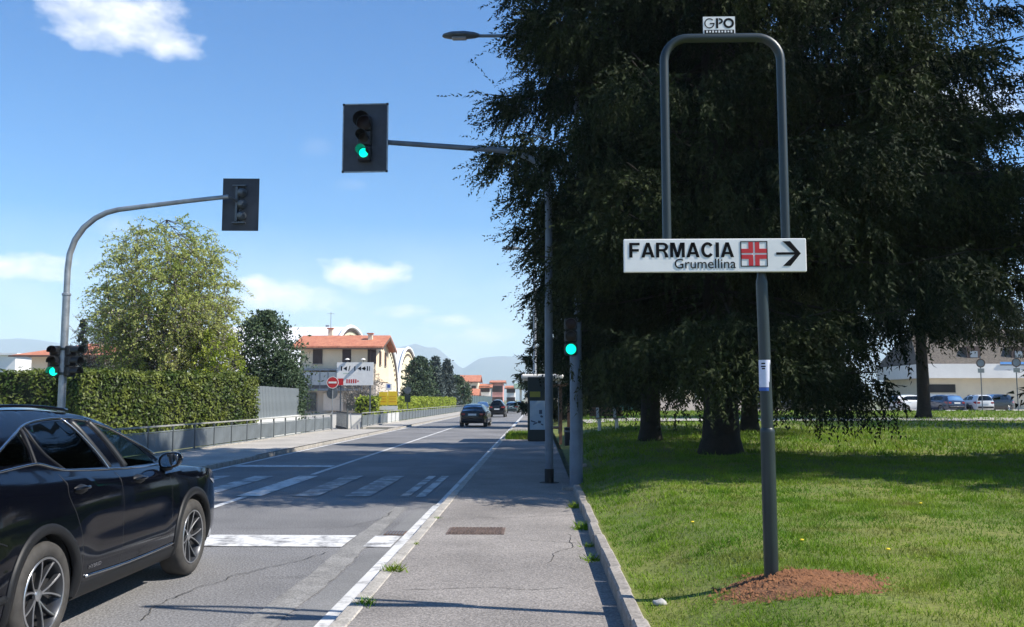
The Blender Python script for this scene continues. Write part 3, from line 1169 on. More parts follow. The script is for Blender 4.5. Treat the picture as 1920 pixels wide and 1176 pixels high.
bold_word('FARMACIA', fx(1175), fx(1369), fz(488), fz(460.5), yf - .001).build('lettering', M['signblack'], plate)
text_obj('Grumellina', fx(1259), fx(1372), fz(508.5), fz(490.5), yf, M['signblack'], plate, 'lettering', .0)
cx0, cx1, cz0, cz1 = fx(1381), fx(1431), fz(505.5), fz(458.5)
cw, ch = cx1 - cx0, cz1 - cz0
e = MB()
for (a0, a1, b0, b1) in ((0, 1, 0, .035), (0, 1, .965, 1), (0, .035, .035, .965), (.965, 1, .035, .965)):
    e.box((cx0 + cw * (a0 + a1) / 2, yf, cz0 + ch * (b0 + b1) / 2), (cw * (a1 - a0), .002, ch * (b1 - b0)))
e.build('emblem_border', M['signblack'], plate)
e = MB()
g = .035
for (a0, a1, b0, b1) in ((.30, .5 - g, .035, .5 - g), (.5 + g, .70, .035, .5 - g), (.30, .5 - g, .5 + g, .965), (.5 + g, .70, .5 + g, .965),
                         (.035, .30, .30, .5 - g), (.035, .30, .5 + g, .70), (.70, .965, .30, .5 - g), (.70, .965, .5 + g, .70)):
    e.box((cx0 + cw * (a0 + a1) / 2, yf, cz0 + ch * (b0 + b1) / 2), (cw * (a1 - a0), .002, ch * (b1 - b0)))
e.build('red_cross', M['signred'], plate)
e = MB()
am = fz(481.5)
aw = .0165
tipx = fx(1492)
e.box(((fx(1446) + tipx) / 2 - .012, yf, am), (tipx - fx(1446) - .03, .002, aw))
for sgn in (-1, 1):
    bx, bz = fx(1459), am + sgn * ph * .37
    ex = fx(1473)
    e.prism([(bx, bz), (ex, bz), (tipx, am + 0 * sgn), (tipx - .034, am)] if sgn > 0 else [(bx, bz), (tipx - .034, am), (tipx, am), (ex, bz)], yf - .0012 - .0004 * (sgn > 0), yf + .001, 'Y')
e.build('arrow', M['signblack'], plate)
# paper label round the post
s = MB()
s.lathe([(.0415, 1.86 - zb), (.0415, 2.045 - zb)], (-.008, 0, 0), n=20, a0=R(185), a1=R(350))
lab = s.build('paper_label', M['paper'], sg, True)
s = MB()
s.lathe([(.0412, 1.835 - zb), (.0412, 1.858 - zb)], (-.008, 0, 0), n=20, a0=R(180), a1=R(360))
s.build('blue_tape', M['blue'], sg, True)
for k, (z_, w0, w1) in enumerate(((2.02, 225, 262), (2.0, 222, 265), (1.985, 230, 260))):
    s = MB()
    s.lathe([(.0419, z_ - zb - .004), (.0419, z_ - zb + .005)], (-.008, 0, 0), n=8, a0=R(w0), a1=R(w1))
    s.build('print', M['signblack'], lab, True)
# maker's plaque on the hoop
gx0, gx1, gz0, gz1 = -.375, -.150, ht + .026, ht + .155
pl = MB().box(((gx0 + gx1) / 2, .02, (gz0 + gz1) / 2), (gx1 - gx0, .012, gz1 - gz0)).build('plaque', M['signwhite'], sg)
gy = .0135
mb = MB()
gzc, grz = (gz0 + .042 + gz1 - .012) / 2, (gz1 - .012 - gz0 - .042) / 2
arc_strip(mb, gx0 + .044, gzc, .036, grz, R(42), R(358), .008, .008, gy - .001, 30)
stroke(mb, [(gx0 + .046, gzc - .006), (gx0 + .080, gzc - .006), (gx0 + .080, gzc + .003), (gx0 + .046, gzc + .003)], gy - .0012)
stroke(mb, [(gx0 + .090, gzc - grz), (gx0 + .106, gzc - grz), (gx0 + .106, gzc + grz), (gx0 + .090, gzc + grz)], gy - .001)
arc_strip(mb, gx0 + .112, gzc + grz * .42, .028, grz * .58, R(-95), R(95), .014, .012, gy - .0012, 16)
arc_strip(mb, gx0 + .180, gzc, .038, grz, 0, 2 * math.pi, .016, .016, gy - .001, 30)
mb.build('lettering', M['signblack'], pl)
s = MB().box(((gx0 + gx1) / 2, gy, gz0 + .018), (gx1 - gx0 - .016, .002, .026)).build('print_band', M['signblack'], pl)
s = MB()
for k in range(9):
    s.box((gx0 + .026 + k * .0215, gy - .0015, gz0 + .018), (.012, .001, .012 if k % 2 else .016))
s.build('print', M['signwhite'], pl)

# ------------------------------------------------------------------ traffic lights
def signal_head(parent, pos, rz, lit=2, n=3, sec=.235, w=.25, dep=.17, visor=.22, lens=.1, big=None):
    """head whose lenses look along local -Y; 'lit' is the glowing section counted from the top"""
    Mx = Matrix.Translation(pos) @ Matrix.Rotation(rz, 4, 'Z')
    def B(mb, name, m, par, smooth=False):
        mb.v = [tuple(Mx @ Vector(p)) for p in mb.v]
        return mb.build(name, m, par, smooth, 40 if smooth else None)
    hb = MB()
    for k in range(n):
        z = (n - 1) / 2 * sec - k * sec
        hb.box((0, dep / 2, z), (w, dep, sec - .012), bev=.025)
    hb.box((0, dep + .02, 0), (.06, .05, n * sec * .8))
    head = B(hb, 'signal_head', M['black'], parent)
    for k in range(n):
        z = (n - 1) / 2 * sec - k * sec
        r = lens if not (big and k == 0) else big
        lm = M['green_lens'] if k == lit else (M['off_lens'] if k == 0 else M['off_amber'])
        B(MB().lathe([(0, -.02), (r * .5, -.016), (r * .95, -.004), (r, .004)], (0, 0, z), 'Y', 20), 'lens', lm, head, True)
        v = MB()
        v.lathe([(r * 1.12, .01), (r * 1.12, -visor), (r * 1.06, -visor), (r * 1.06, .01)], (0, 0, z), 'Y', 20, R(-20), R(200))
        B(v, 'visor', M['black'], head, True)
    return head


def backplate(parent, pos, w, h, rz, rim=True):
    Mx = Matrix.Translation(pos) @ Matrix.Rotation(rz, 4, 'Z')
    b = MB().box((0, 0, 0), (w, .012, h))
    b.v = [tuple(Mx @ Vector(p)) for p in b.v]
    o = b.build('backplate', M['slateblk'], parent)
    if rim:
        b = MB()
        for sx in (-1, 1):
            b.box((sx * (w / 2 - .012), -.012, 0), (.024, .02, h - .05))
            b.box((0, -.012, sx * (h / 2 - .012)), (w - .05, .02, .024))
        b.v = [tuple(Mx @ Vector(p)) for p in b.v]
        b.build('rim', M['galv'], o)
        for sx in (-1, 1):
            for sz in (-1, 1):
                b = MB().box((sx * (w / 2 - .02), -.014, sz * (h / 2 - .02)), (.05, .026, .05), bev=.006)
                b.v = [tuple(Mx @ Vector(p)) for p in b.v]
                b.build('corner_clip', M['black'], o)
    return o


M['slateblk'] = mat('dark slate plate', (.028, .031, .042), .5, scale=4, amt=.25)

# left mast
TL = empty('traffic_light', (-10.6, 20.0, .1), 0, 'grey mast beside the hedge with curved arm and two low signal heads', 'traffic light')
p = MB()
p.tube([(0, 0, -.1), (0, 0, 4.0)], .082, n=16)
p.lathe([(.082, 4.0), (.098, 4.01), (.098, 4.05), (.07, 4.07)], n=16)
p.build('lower_pole', M['galv'], TL, True, 40)
p = MB()
arm = [(0, 0, 4.02), (0, 0, 4.6), (.03, 0, 4.95), (.14, 0, 5.28), (.33, 0, 5.56), (.58, 0, 5.77), (.84, 0, 5.9), (1.1, 0, 5.965), (1.8, 0, 6.05), (2.7, 0, 6.155), (3.62, 0, 6.25)]
p.tube(arm, [.068] * 5 + [.064, .06, .057, .053, .05, .047], n=14)
p.build('arm', M['galv'], TL, True, 40)
backplate(TL, (3.80, .30, 6.13), .83, 1.22, R(3), False)
hd = signal_head(TL, (3.80, .48, 6.13), R(183), lit=-1, sec=.27, w=.27)
b = MB()
for k in range(3):
    b.lathe([(.0, -.15), (.05, -.14), (.085, -.10), (.10, -.02), (.11, .0)], (3.84, .27, 6.13 + (1 - k) * .27), 'Y', 14)
b.box((3.73, .24, 6.13), (.05, .1, .80))
b.box((3.78, .25, 6.56), (.3, .1, .03))
b.box((3.78, .25, 5.70), (.3, .1, .03))
b.tube([(3.6, .0, 6.25), (3.74, .22, 6.2)], .04, n=8)
b.build('housing_back', M['galvdark'], hd, True, 35)
signal_head(TL, (-.16, -.10, 2.53), R(6), lit=2, sec=.232, w=.235, dep=.15, visor=.17, lens=.095)
signal_head(TL, (.23, -.02, 2.53), R(76), lit=-1, sec=.232, w=.235, dep=.15, visor=.2, lens=.095)
for z in (2.25, 2.8):
    b = MB().box((.0, .0, z), (.46, .05, .04))
    b.lathe([(.088, z - .03), (.088, z + .03)], n=14)
    b.build('bracket', M['darkgreen'], TL)

# right mast over the road
TR = empty('traffic_light', (.23, 18.42, .12), 0, 'slate mast on the footpath with long arm and framed green signal over the road', 'traffic light')
p = MB()
p.tube([(0, 0, 0), (0, 0, 3.6)], .082, n=16)
p.build('lower_pole', M['slate'], TR, True, 40)
p = MB().lathe([(.092, 0), (.092, .27), (.083, .275)], n=18)
p.lathe([(0, .004), (.20, .005), (.20, -.02)], n=18)
p.build('base_sleeve', M['blackmat'], TR, True, 40)
p = MB()
zt = -.12
arm = [(0, 0, 3.6), (.01, -.0, 5.2), (0, 0, 5.95 + zt), (-.03, 0, 6.25 + zt), (-.14, 0, 6.54 + zt), (-.33, 0, 6.74 + zt), (-.6, 0, 6.86 + zt), (-.95, 0, 6.93 + zt), (-2.1, 0, 7.02 + zt), (-3.35, 0, 7.12 + zt)]
p.tube(arm, [.078, .072, .068, .066, .064, .062, .060, .058, .055, .052], n=14)
p.build('arm', M['slate'], TR, True, 40)
backplate(TR, (-3.79, -.12, 7.06), .955, 1.46, R(-2), True)
signal_head(TR, (-3.79, -.28, 7.02), R(-2), lit=2, sec=.315, w=.29, dep=.15, visor=.30, lens=.1, big=.155)
MB().box((-3.45, -.05, 6.99), (.25, .09, .12)).build('bracket', M['black'], TR)

# lamp post with repeater
def lamp(x, y, z, h, reach, label, m='slate'):
    t = empty('street_lamp', (x, y, z), 0, label, 'street lamp', None)
    p = MB()
    p.tube([(0, 0, 0), (0, 0, 1.6), (0, 0, 1.62), (0, 0, h * .6), (0, 0, h - .25)], [.10, .095, .085, .075, .055], n=16)
    p.build('pole', M[m], t, True, 40)
    p = MB()
    p.box((-.0, 0, .0), (.34, .34, .06))
    p.build('base_plate', M['concrete'], t)
    p = MB().tube([(0, 0, h - .3), (-.03, 0, h - .12), (-.15, 0, h - .02), (-reach * .5, 0, h + .02), (-reach, 0, h + .03)], [.055, .05, .045, .04, .038], n=10)
    p.build('arm', M[m], t, True)
    hd = MB()
    prof = [(-reach + .06, .04, .05), (-reach - .05, .10, .09), (-reach - .3, .17, .11), (-reach - .6, .17, .10), (-reach - .78, .10, .06), (-reach - .82, .03, .03)]
    n = 12
    V, F = [], []
    for (xx, wy, wz) in prof:
        for k in range(n):
            w = 2 * math.pi * k / n
            s_ = math.sin(w)
            V.append((xx, wy * math.cos(w), h + .03 + (wz * s_ if s_ > 0 else wz * .55 * s_)))
    for i in range(len(prof) - 1):
        for k in range(n):
            F.append((i * n + k, i * n + (k + 1) % n, (i + 1) * n + (k + 1) % n, (i + 1) * n + k))
    F.append(tuple(range(n)))
    hd.add(V, F)
    hd = hd.build('lamp_head', M['galvdark'], t, True, 50)
    MB().box((-reach - .42, 0, h - .028), (.34, .2, .03), bev=.008).build('lamp_glass', M['skyglass'], hd)
    return t


lamp(.93, 20.8, .3, 10.05, 2.35, 'tall slate lamp post half hidden in the branches of the huge spruce')
lamp(-.13, 43.0, .12, 8.83, .75, 'far pale lamp post rising behind the bus shelter', 'galv')
RP = empty('traffic_light', (.71, 17.0, .12), 0, 'short grey post at the lawn edge carrying one black signal head with green light', 'traffic light')
p = MB().tube([(0, 0, 0), (0, 0, .9), (0, 0, .92), (0, 0, 3.05)], [.125, .12, .112, .105], n=18)
p.lathe([(.105, 3.05), (.09, 3.09), (0, 3.11)], n=18)
p.build('pole', M['slate'], RP, True, 40)
MB().box((-.05, 0, .03), (.42, .36, .06)).build('base_plate', M['concrete'], RP)
signal_head(RP, (-.09, -.22, 2.82), R(0), lit=2, sec=.235, w=.24, dep=.12, visor=.05, lens=.098)
MB().box((-.03, -.10, 2.8), (.06, .12, .5)).build('bracket', M['black'], RP)


# ------------------------------------------------------------------ cars
def pip(px, py, poly):
    """points in polygon, numpy"""
    ins = np.zeros(len(px), bool)
    n = len(poly)
    for i in range(n):
        x0, y0 = poly[i]
        x1, y1 = poly[(i + 1) % n]
        c = ((y0 > py) != (y1 > py)) & (px < (x1 - x0) * (py - y0) / ((y1 - y0) + 1e-12) + x0)
        ins ^= c
    return ins


def crom(P, k, closed=False):
    P = [np.array(p, float) for p in P]
    n = len(P)
    out = []
    for i in range(n if closed else n - 1):
        if closed:
            a, b, c, d = P[i - 1], P[i], P[(i + 1) % n], P[(i + 2) % n]
        else:
            a, b, c, d = P[max(i - 1, 0)], P[i], P[i + 1], P[min(i + 2, n - 1)]
        for j in range(k):
            t = j / k
            # centripetal-ish: damped tangents keep the line from overshooting
            m0, m1 = (c - a) * .42, (d - b) * .42
            out.append((2 * t ** 3 - 3 * t * t + 1) * b + (t ** 3 - 2 * t * t + t) * m0 + (-2 * t ** 3 + 3 * t * t) * c + (t ** 3 - t * t) * m1)
    if not closed:
        out.append(P[-1])
    return out


def resample(poly, step):
    out = []
    n = len(poly)
    for i in range(n):
        a, b = np.array(poly[i][:2]), np.array(poly[(i + 1) % n][:2])
        k = max(1, int(np.linalg.norm(b - a) / step))
        for j in range(k):
            out.append(tuple(a + (b - a) * j / k))
    return out


def fill(loops, step):
    """triangulate the first loop minus the others, with inner points every 'step'"""
    V, Ed = [], []
    for lp in loops:
        n0 = len(V)
        V += [Vector(p) for p in lp]
        Ed += [(n0 + i, n0 + (i + 1) % len(lp)) for i in range(len(lp))]
    A = np.array(loops[0])
    gx, gy = np.meshgrid(np.arange(A[:, 0].min(), A[:, 0].max(), step), np.arange(A[:, 1].min(), A[:, 1].max(), step))
    gx, gy = gx.ravel(), gy.ravel()
    ok = pip(gx, gy, loops[0])
    B = np.array([p for lp in loops for p in lp])
    for i in np.nonzero(ok)[0]:
        if ((B[:, 0] - gx[i]) ** 2 + (B[:, 1] - gy[i]) ** 2).min() > (step * .45) ** 2:
            V.append(Vector((gx[i], gy[i])))
    r = delaunay_2d_cdt(V, Ed, [], 1, 1e-5)
    vo, fo = r[0], r[2]
    P = np.array([(v.x, v.y) for v in vo])
    T = [f for f in fo if len(f) == 3]
    cx = np.array([P[list(f)].mean(0) for f in T])
    ok = pip(cx[:, 0], cx[:, 1], loops[0])
    for h in loops[1:]:
        ok &= ~pip(cx[:, 0], cx[:, 1], h)
    return P, [T[i] for i in range(len(T)) if ok[i]]


def make_car(name, sp, loc, rz, label, cat='car', group=None):
    hw, wb, wr = sp['hw'], sp['wb'], sp['wr']
    step = sp.get('step', .09)
    t = empty(name, loc, rz, label, cat, group)
    zc, zbm, H = sp['zc'], sp['zb'], sp['H']
    yf, yr = sp['yf'], sp['yr']
    tumble = sp.get('tumble', .30)

    def X(y, z):
        c = zc(y)
        bz = zbm(y)
        x = hw
        if z < .5:
            x -= .055 * ((.5 - z) / .25) ** 2
        x -= .012 * math.exp(-((z - .70) / .13) ** 2) * (1 if .45 < y < wb - .45 else 0) * min(1, max(0, (min(y - .45, wb - .45 - y)) / .3))
        x -= .02 * max(0, (z - .85) / .3) ** 2 + .075 * max(0, z - .66)
        if z > c:
            x -= sp.get('shoulder', .055) * min(1, (z - c) / max(.02, bz - c))
        if z > bz:
            x -= tumble * (z - bz) + 1.7 * max(0, z - (H - .22)) ** 2
        f = 1.0
        a = yf - .95
        if y > a:
            f -= sp.get('taper', .27) * ((y - a) / .95) ** 2.3
        a = yr + .75
        if y < a:
            f -= .17 * ((a - y) / .75) ** 2
        return x * f

    path = crom(sp['path'], sp.get('sub', 4))
    top = [(p[0], p[1]) for p in path]
    R0 = sp['arch']

    def arch(yc, sgn):
        pts = []
        z0 = .30
        a0 = math.asin((z0 - wr) / R0)
        for k in range(15):
            w = a0 + (math.pi - 2 * a0) * k / 14
            pts.append((yc + R0 * math.cos(math.pi - w), wr + R0 * math.sin(w)))
        return pts
    sill = sp.get('sill', .27)
    bottom = [(yr + .35, sill + .03)] + arch(0, 1) + [(R0 + .06, sill), (wb - R0 - .06, sill)] + arch(wb, 1) + [(yf - .25, sill - .02)]
    loop = top + bottom           # front bottom -> over -> rear bottom -> along the sill
    loop = resample(loop, .06)
    wins = {k: resample([(p[0], p[1]) for p in crom(v[0], 4, True)] if v[2] else v[0], .06) for k, v in sp['wins'].items()}
    P, T = fill([loop] + list(wins.values()), step)
    V = [(X(a, b), a, b) for a, b in P] + [(-X(a, b), a, b) for a, b in P]
    n = len(P)
    body = MB()
    body.add(V, list(T) + [tuple(i + n for i in f[::-1]) for f in T])
    # across: hood, windscreen, roof, tailgate, bumpers
    nu = sp.get('nu', 15)
    us = [math.sin(math.pi / 2 * (2 * k / (nu - 1) - 1)) for k in range(nu)]
    rows = []
    m = len(path)
    for i in range(m):
        y, z = path[i][0], path[i][1]
        a, b = path[max(i - 1, 0)], path[min(i + 1, m - 1)]
        ty, tz = b[0] - a[0], b[1] - a[1]
        l = math.hypot(ty, tz) + 1e-9
        ny, nz = tz / l, -ty / l
        ny, nz = -(-ny), nz
        if i == 0:
            pass
        W_ = X(y, z)
        bl = path[i][2]
        rows.append([(u * W_, y + ny * bl * (1 - abs(u) ** 2.3), z + nz * bl * (1 - abs(u) ** 2.3)) for u in us])
    cnt = MB()
    glass = {}
    sub = sp.get('sub', 4)
    for i in range(m - 1):
        for k in range(nu - 1):
            q = [rows[i][k], rows[i][k + 1], rows[i + 1][k + 1], rows[i + 1][k]]
            key = None
            for gname, (i0, i1) in sp['panes'].items():
                if i0 * sub <= i < i1 * sub and abs(us[k] + us[k + 1]) / 2 < .90:
                    key = gname
            (glass.setdefault(key, MB()) if key else cnt).add(q, [(0, 1, 2, 3)])
    body.add(cnt.v, cnt.f)
    me = bpy.data.meshes.new('body')
    me.from_pydata(body.v, [], body.f)
    bm = bmesh.new()
    bm.from_mesh(me)
    bmesh.ops.remove_doubles(bm, verts=bm.verts, dist=.004)
    bmesh.ops.recalc_face_normals(bm, faces=bm.faces)
    bm.to_mesh(me)
    bm.free()
    me.materials.append(sp['paint'])
    me.polygons.foreach_set('use_smooth', [True] * len(me.polygons))
    me.set_sharp_from_angle(angle=R(38))
    link(bpy.data.objects.new('body', me), t)
    for gname, mb in glass.items():
        me = bpy.data.meshes.new(gname)
        me.from_pydata(mb.v, [], mb.f)
        bm = bmesh.new()
        bm.from_mesh(me)
        bmesh.ops.remove_doubles(bm, verts=bm.verts, dist=.004)
        bm.to_mesh(me)
        bm.free()
        me.materials.append(sp['glassmats'].get(gname, M['glass']))
        me.polygons.foreach_set('use_smooth', [True] * len(me.polygons))
        link(bpy.data.objects.new(gname, me), t)
    for wname, lp in wins.items():
        Pw, Tw = fill([lp], .12)
        for sg_ in (1, -1):
            mb = MB().add([(sg_ * (X(a, b) - .006), a, b) for a, b in Pw], Tw)
            mb.build('side_window', sp['wins'][wname][1], t, True)
    # cabin tub, seats, under-floor
    cab = MB()
    cab.box((0, wb / 2, .36), (hw * 1.78, (yf - yr) * .80, .2))
    y0c, y1c = sp['cab']
    cab.box((0, (y0c + y1c) / 2, .62), (hw * 1.7, (y1c - y0c), .35))
    cab.box((0, y1c + .12, .86), (hw * 1.5, .35, .30), bev=.05)
    cab.box((0, y0c - .1, .85), (hw * 1.5, .5, .28))
    cab.build('cabin', M['interior'], t)
    for sx in (-1, 1):
        for ys_ in sp['seats']:
            s_ = MB()
            s_.box((sx * .37, ys_, 1.0), (.48, .16, .62), rx=R(12), bev=.05)
            s_.box((sx * .37, ys_ + .24, .80), (.48, .5, .14), bev=.05)
            s_.box((sx * .37, ys_ - .07, 1.38), (.26, .09, .18), rx=R(8), bev=.035)
            s_.build('seat', M['interior'], t)
    # wheels
    wheel = None
    for yc in (0, wb):
        for sx in (1, -1):
            if wheel is None:
                wheel = make_wheel(t, wr, sp.get('fancy', False))
                w_ = wheel
            else:
                w_ = wheel.copy()
                C.objects.link(w_)
                for ch in wheel.children:
                    c_ = ch.copy()
                    C.objects.link(c_)
                    c_.parent = w_
            w_.parent = t
            w_.location = (sx * (hw - .125), yc, wr)
            w_.rotation_euler = (random.uniform(0, 6), 0, 0 if sx > 0 else math.pi)
            # wheel housing
            lin = MB().lathe([(R0 + .004, hw - .05), (R0 + .004, hw - .42), (.0, hw - .42)], (0, yc, wr), 'X', 22, R(-12), R(192))
            if sx < 0:
                lin.v = [(-p[0], p[1], p[2]) for p in lin.v]
            lin.build('wheel_housing', M['blackmat'], t)
    # wheel-arch and sill trim
    if sp.get('clad'):
        for sx in (1, -1):
            for yc in (0, wb):
                V, F = [], []
                z0 = .27
                a0 = math.asin((z0 - wr) / (R0 + .03))
                for k in range(31):
                    w = a0 + (math.pi - 2 * a0) * k / 30
                    for j, (rr, off) in enumerate(((R0 - .006, -.03), (R0 - .004, .013), (R0 + .035, .018), (R0 + .062, .014), (R0 + .07, -.004))):
                        yy, zz = yc + rr * math.cos(w), max(.24, wr + rr * math.sin(w))
                        V.append((sx * (X(yy, zz) + off), yy, zz))
                    if k:
                        for j in range(4):
                            F.append(((k - 1) * 5 + j, (k - 1) * 5 + j + 1, k * 5 + j + 1, k * 5 + j))
                MB().add(V, F).build('arch_trim', M['cladding'], t, True)
            V, F = [], []
            for k in range(21):
                yy = R0 + .03 + (wb - 2 * R0 - .06) * k / 20
                for (zz, off) in ((.215, -.10), (.235, -.02), (.26, .004), (.345, .012), (.36, .002), (.375, -.012)):
                    V.append((sx * (X(yy, zz) + off), yy, zz))
                if k:
                    for j in range(5):
                        F.append(((k - 1) * 6 + j, (k - 1) * 6 + j + 1, k * 6 + j + 1, k * 6 + j))
            MB().add(V, F).build('sill_trim', M['cladding'], t, True)
    sp['extra'](t, X, sp)
    return t


def make_wheel(parent, r, fancy):
    rr = r * .70
    ty = MB()
    w = .118
    ty.lathe([(rr, -w * .85), (rr + .02, -w), (r - .05, -w * 1.04), (r - .012, -w * .86), (r, -w * .6), (r, w * .6), (r - .012, w * .86), (r - .05, w * 1.04), (rr + .02, w), (rr, w * .85), (rr - .008, w * .7)], axis='X', n=40)
    wh = ty.build('wheel', M['tyre'], parent, True, 50)
    rim = MB()
    rim.lathe([(rr + .004, w * .9), (rr - .006, w * .98), (rr - .018, w * .9), (rr - .03, w * .4), (rr - .045, -w * .7)], axis='X', n=40)
    rim.build('rim', M['alloydark'] if fancy else M['alloydark'], wh, True, 50)
    MB().lathe([(rr + .003, w * .93), (rr - .004, w * 1.0), (rr - .012, w * .95)], axis='X', n=40).build('rim_edge', M['alloy'], wh, True)
    d = MB().lathe([(0, w * .12), (rr * .62, w * .12), (rr * .62, w * .02)], axis='X', n=24)
    d.lathe([(rr * .62, -.05), (rr * .98, -w * .5)], axis='X', n=24)
    d.build('brake_disc', M['blackmat'], wh, True, 30)
    face, dark = MB(), MB()
    ns = 5
    for k in range(ns):
        for q in ((-.30, -.04), (.30, .04)) if fancy else ((-.0, 0),):
            a = 2 * math.pi * k / ns
            spread, inner = q
            pts = []
            N_ = 7
            for i in range(N_ + 1):
                f = i / N_
                rad = .035 + (rr - .018 - .035) * f
                ang = a + inner + spread * (f ** .8) * (1.0 if fancy else 0)
                wd = (.026 - .007 * math.sin(f * 3.1)) if fancy else .05
                pts.append((rad, ang, wd / 2, w * (.50 + .36 * f)))
            for mb, sc, dx in ((face, .5, .004), (dark, 1.0, 0)):
                V, F = [], []
                for (rad, ang, wd, xx) in pts:
                    for s_, xo in ((-1, dx), (1, dx), (1, -.035), (-1, -.035)):
                        V.append((xx + xo, rad * math.cos(ang) - s_ * wd * sc * math.sin(ang), rad * math.sin(ang) + s_ * wd * sc * math.cos(ang)))
                for i in range(N_):
                    for j in range(4):
                        F.append((i * 4 + j, i * 4 + (j + 1) % 4, (i + 1) * 4 + (j + 1) % 4, (i + 1) * 4 + j))
                F.append((0, 1, 2, 3))
                F.append(tuple(range(N_ * 4, N_ * 4 + 4)))
                mb.add(V, F)
    dark.build('spoke_body', M['alloydark'], wh)
    face.build('spokes', M['alloy'], wh)
    h = MB().lathe([(.045, w * .4), (.042, w * .58), (.03, w * .64), (0, w * .65)], axis='X', n=18)
    h.build('hub_cap', M['alloy'], wh, True, 40)
    return wh


def line_on(X, pts, r, off, m, name, t, k=6, sides=(1, -1), n=6):
    P = crom(pts, k)
    for sx in sides:
        MB().tube([(sx * (X(p[0], p[1]) + off), p[0], p[1]) for p in P], r, n=n).build(name, m, t, True)


def patch_on(X, poly, off, m, name, t, sides=(1, -1), step=.06):
    lp = resample(poly, step)
    P, T = fill([lp], step)
    for sx in sides:
        V = [(sx * (X(a, b) + off), a, b) for a, b in P] + [(sx * (X(a, b) - .02), a, b) for a, b in lp]
        F = list(T)
        MB().add(V, F).build(name, m, t, True)


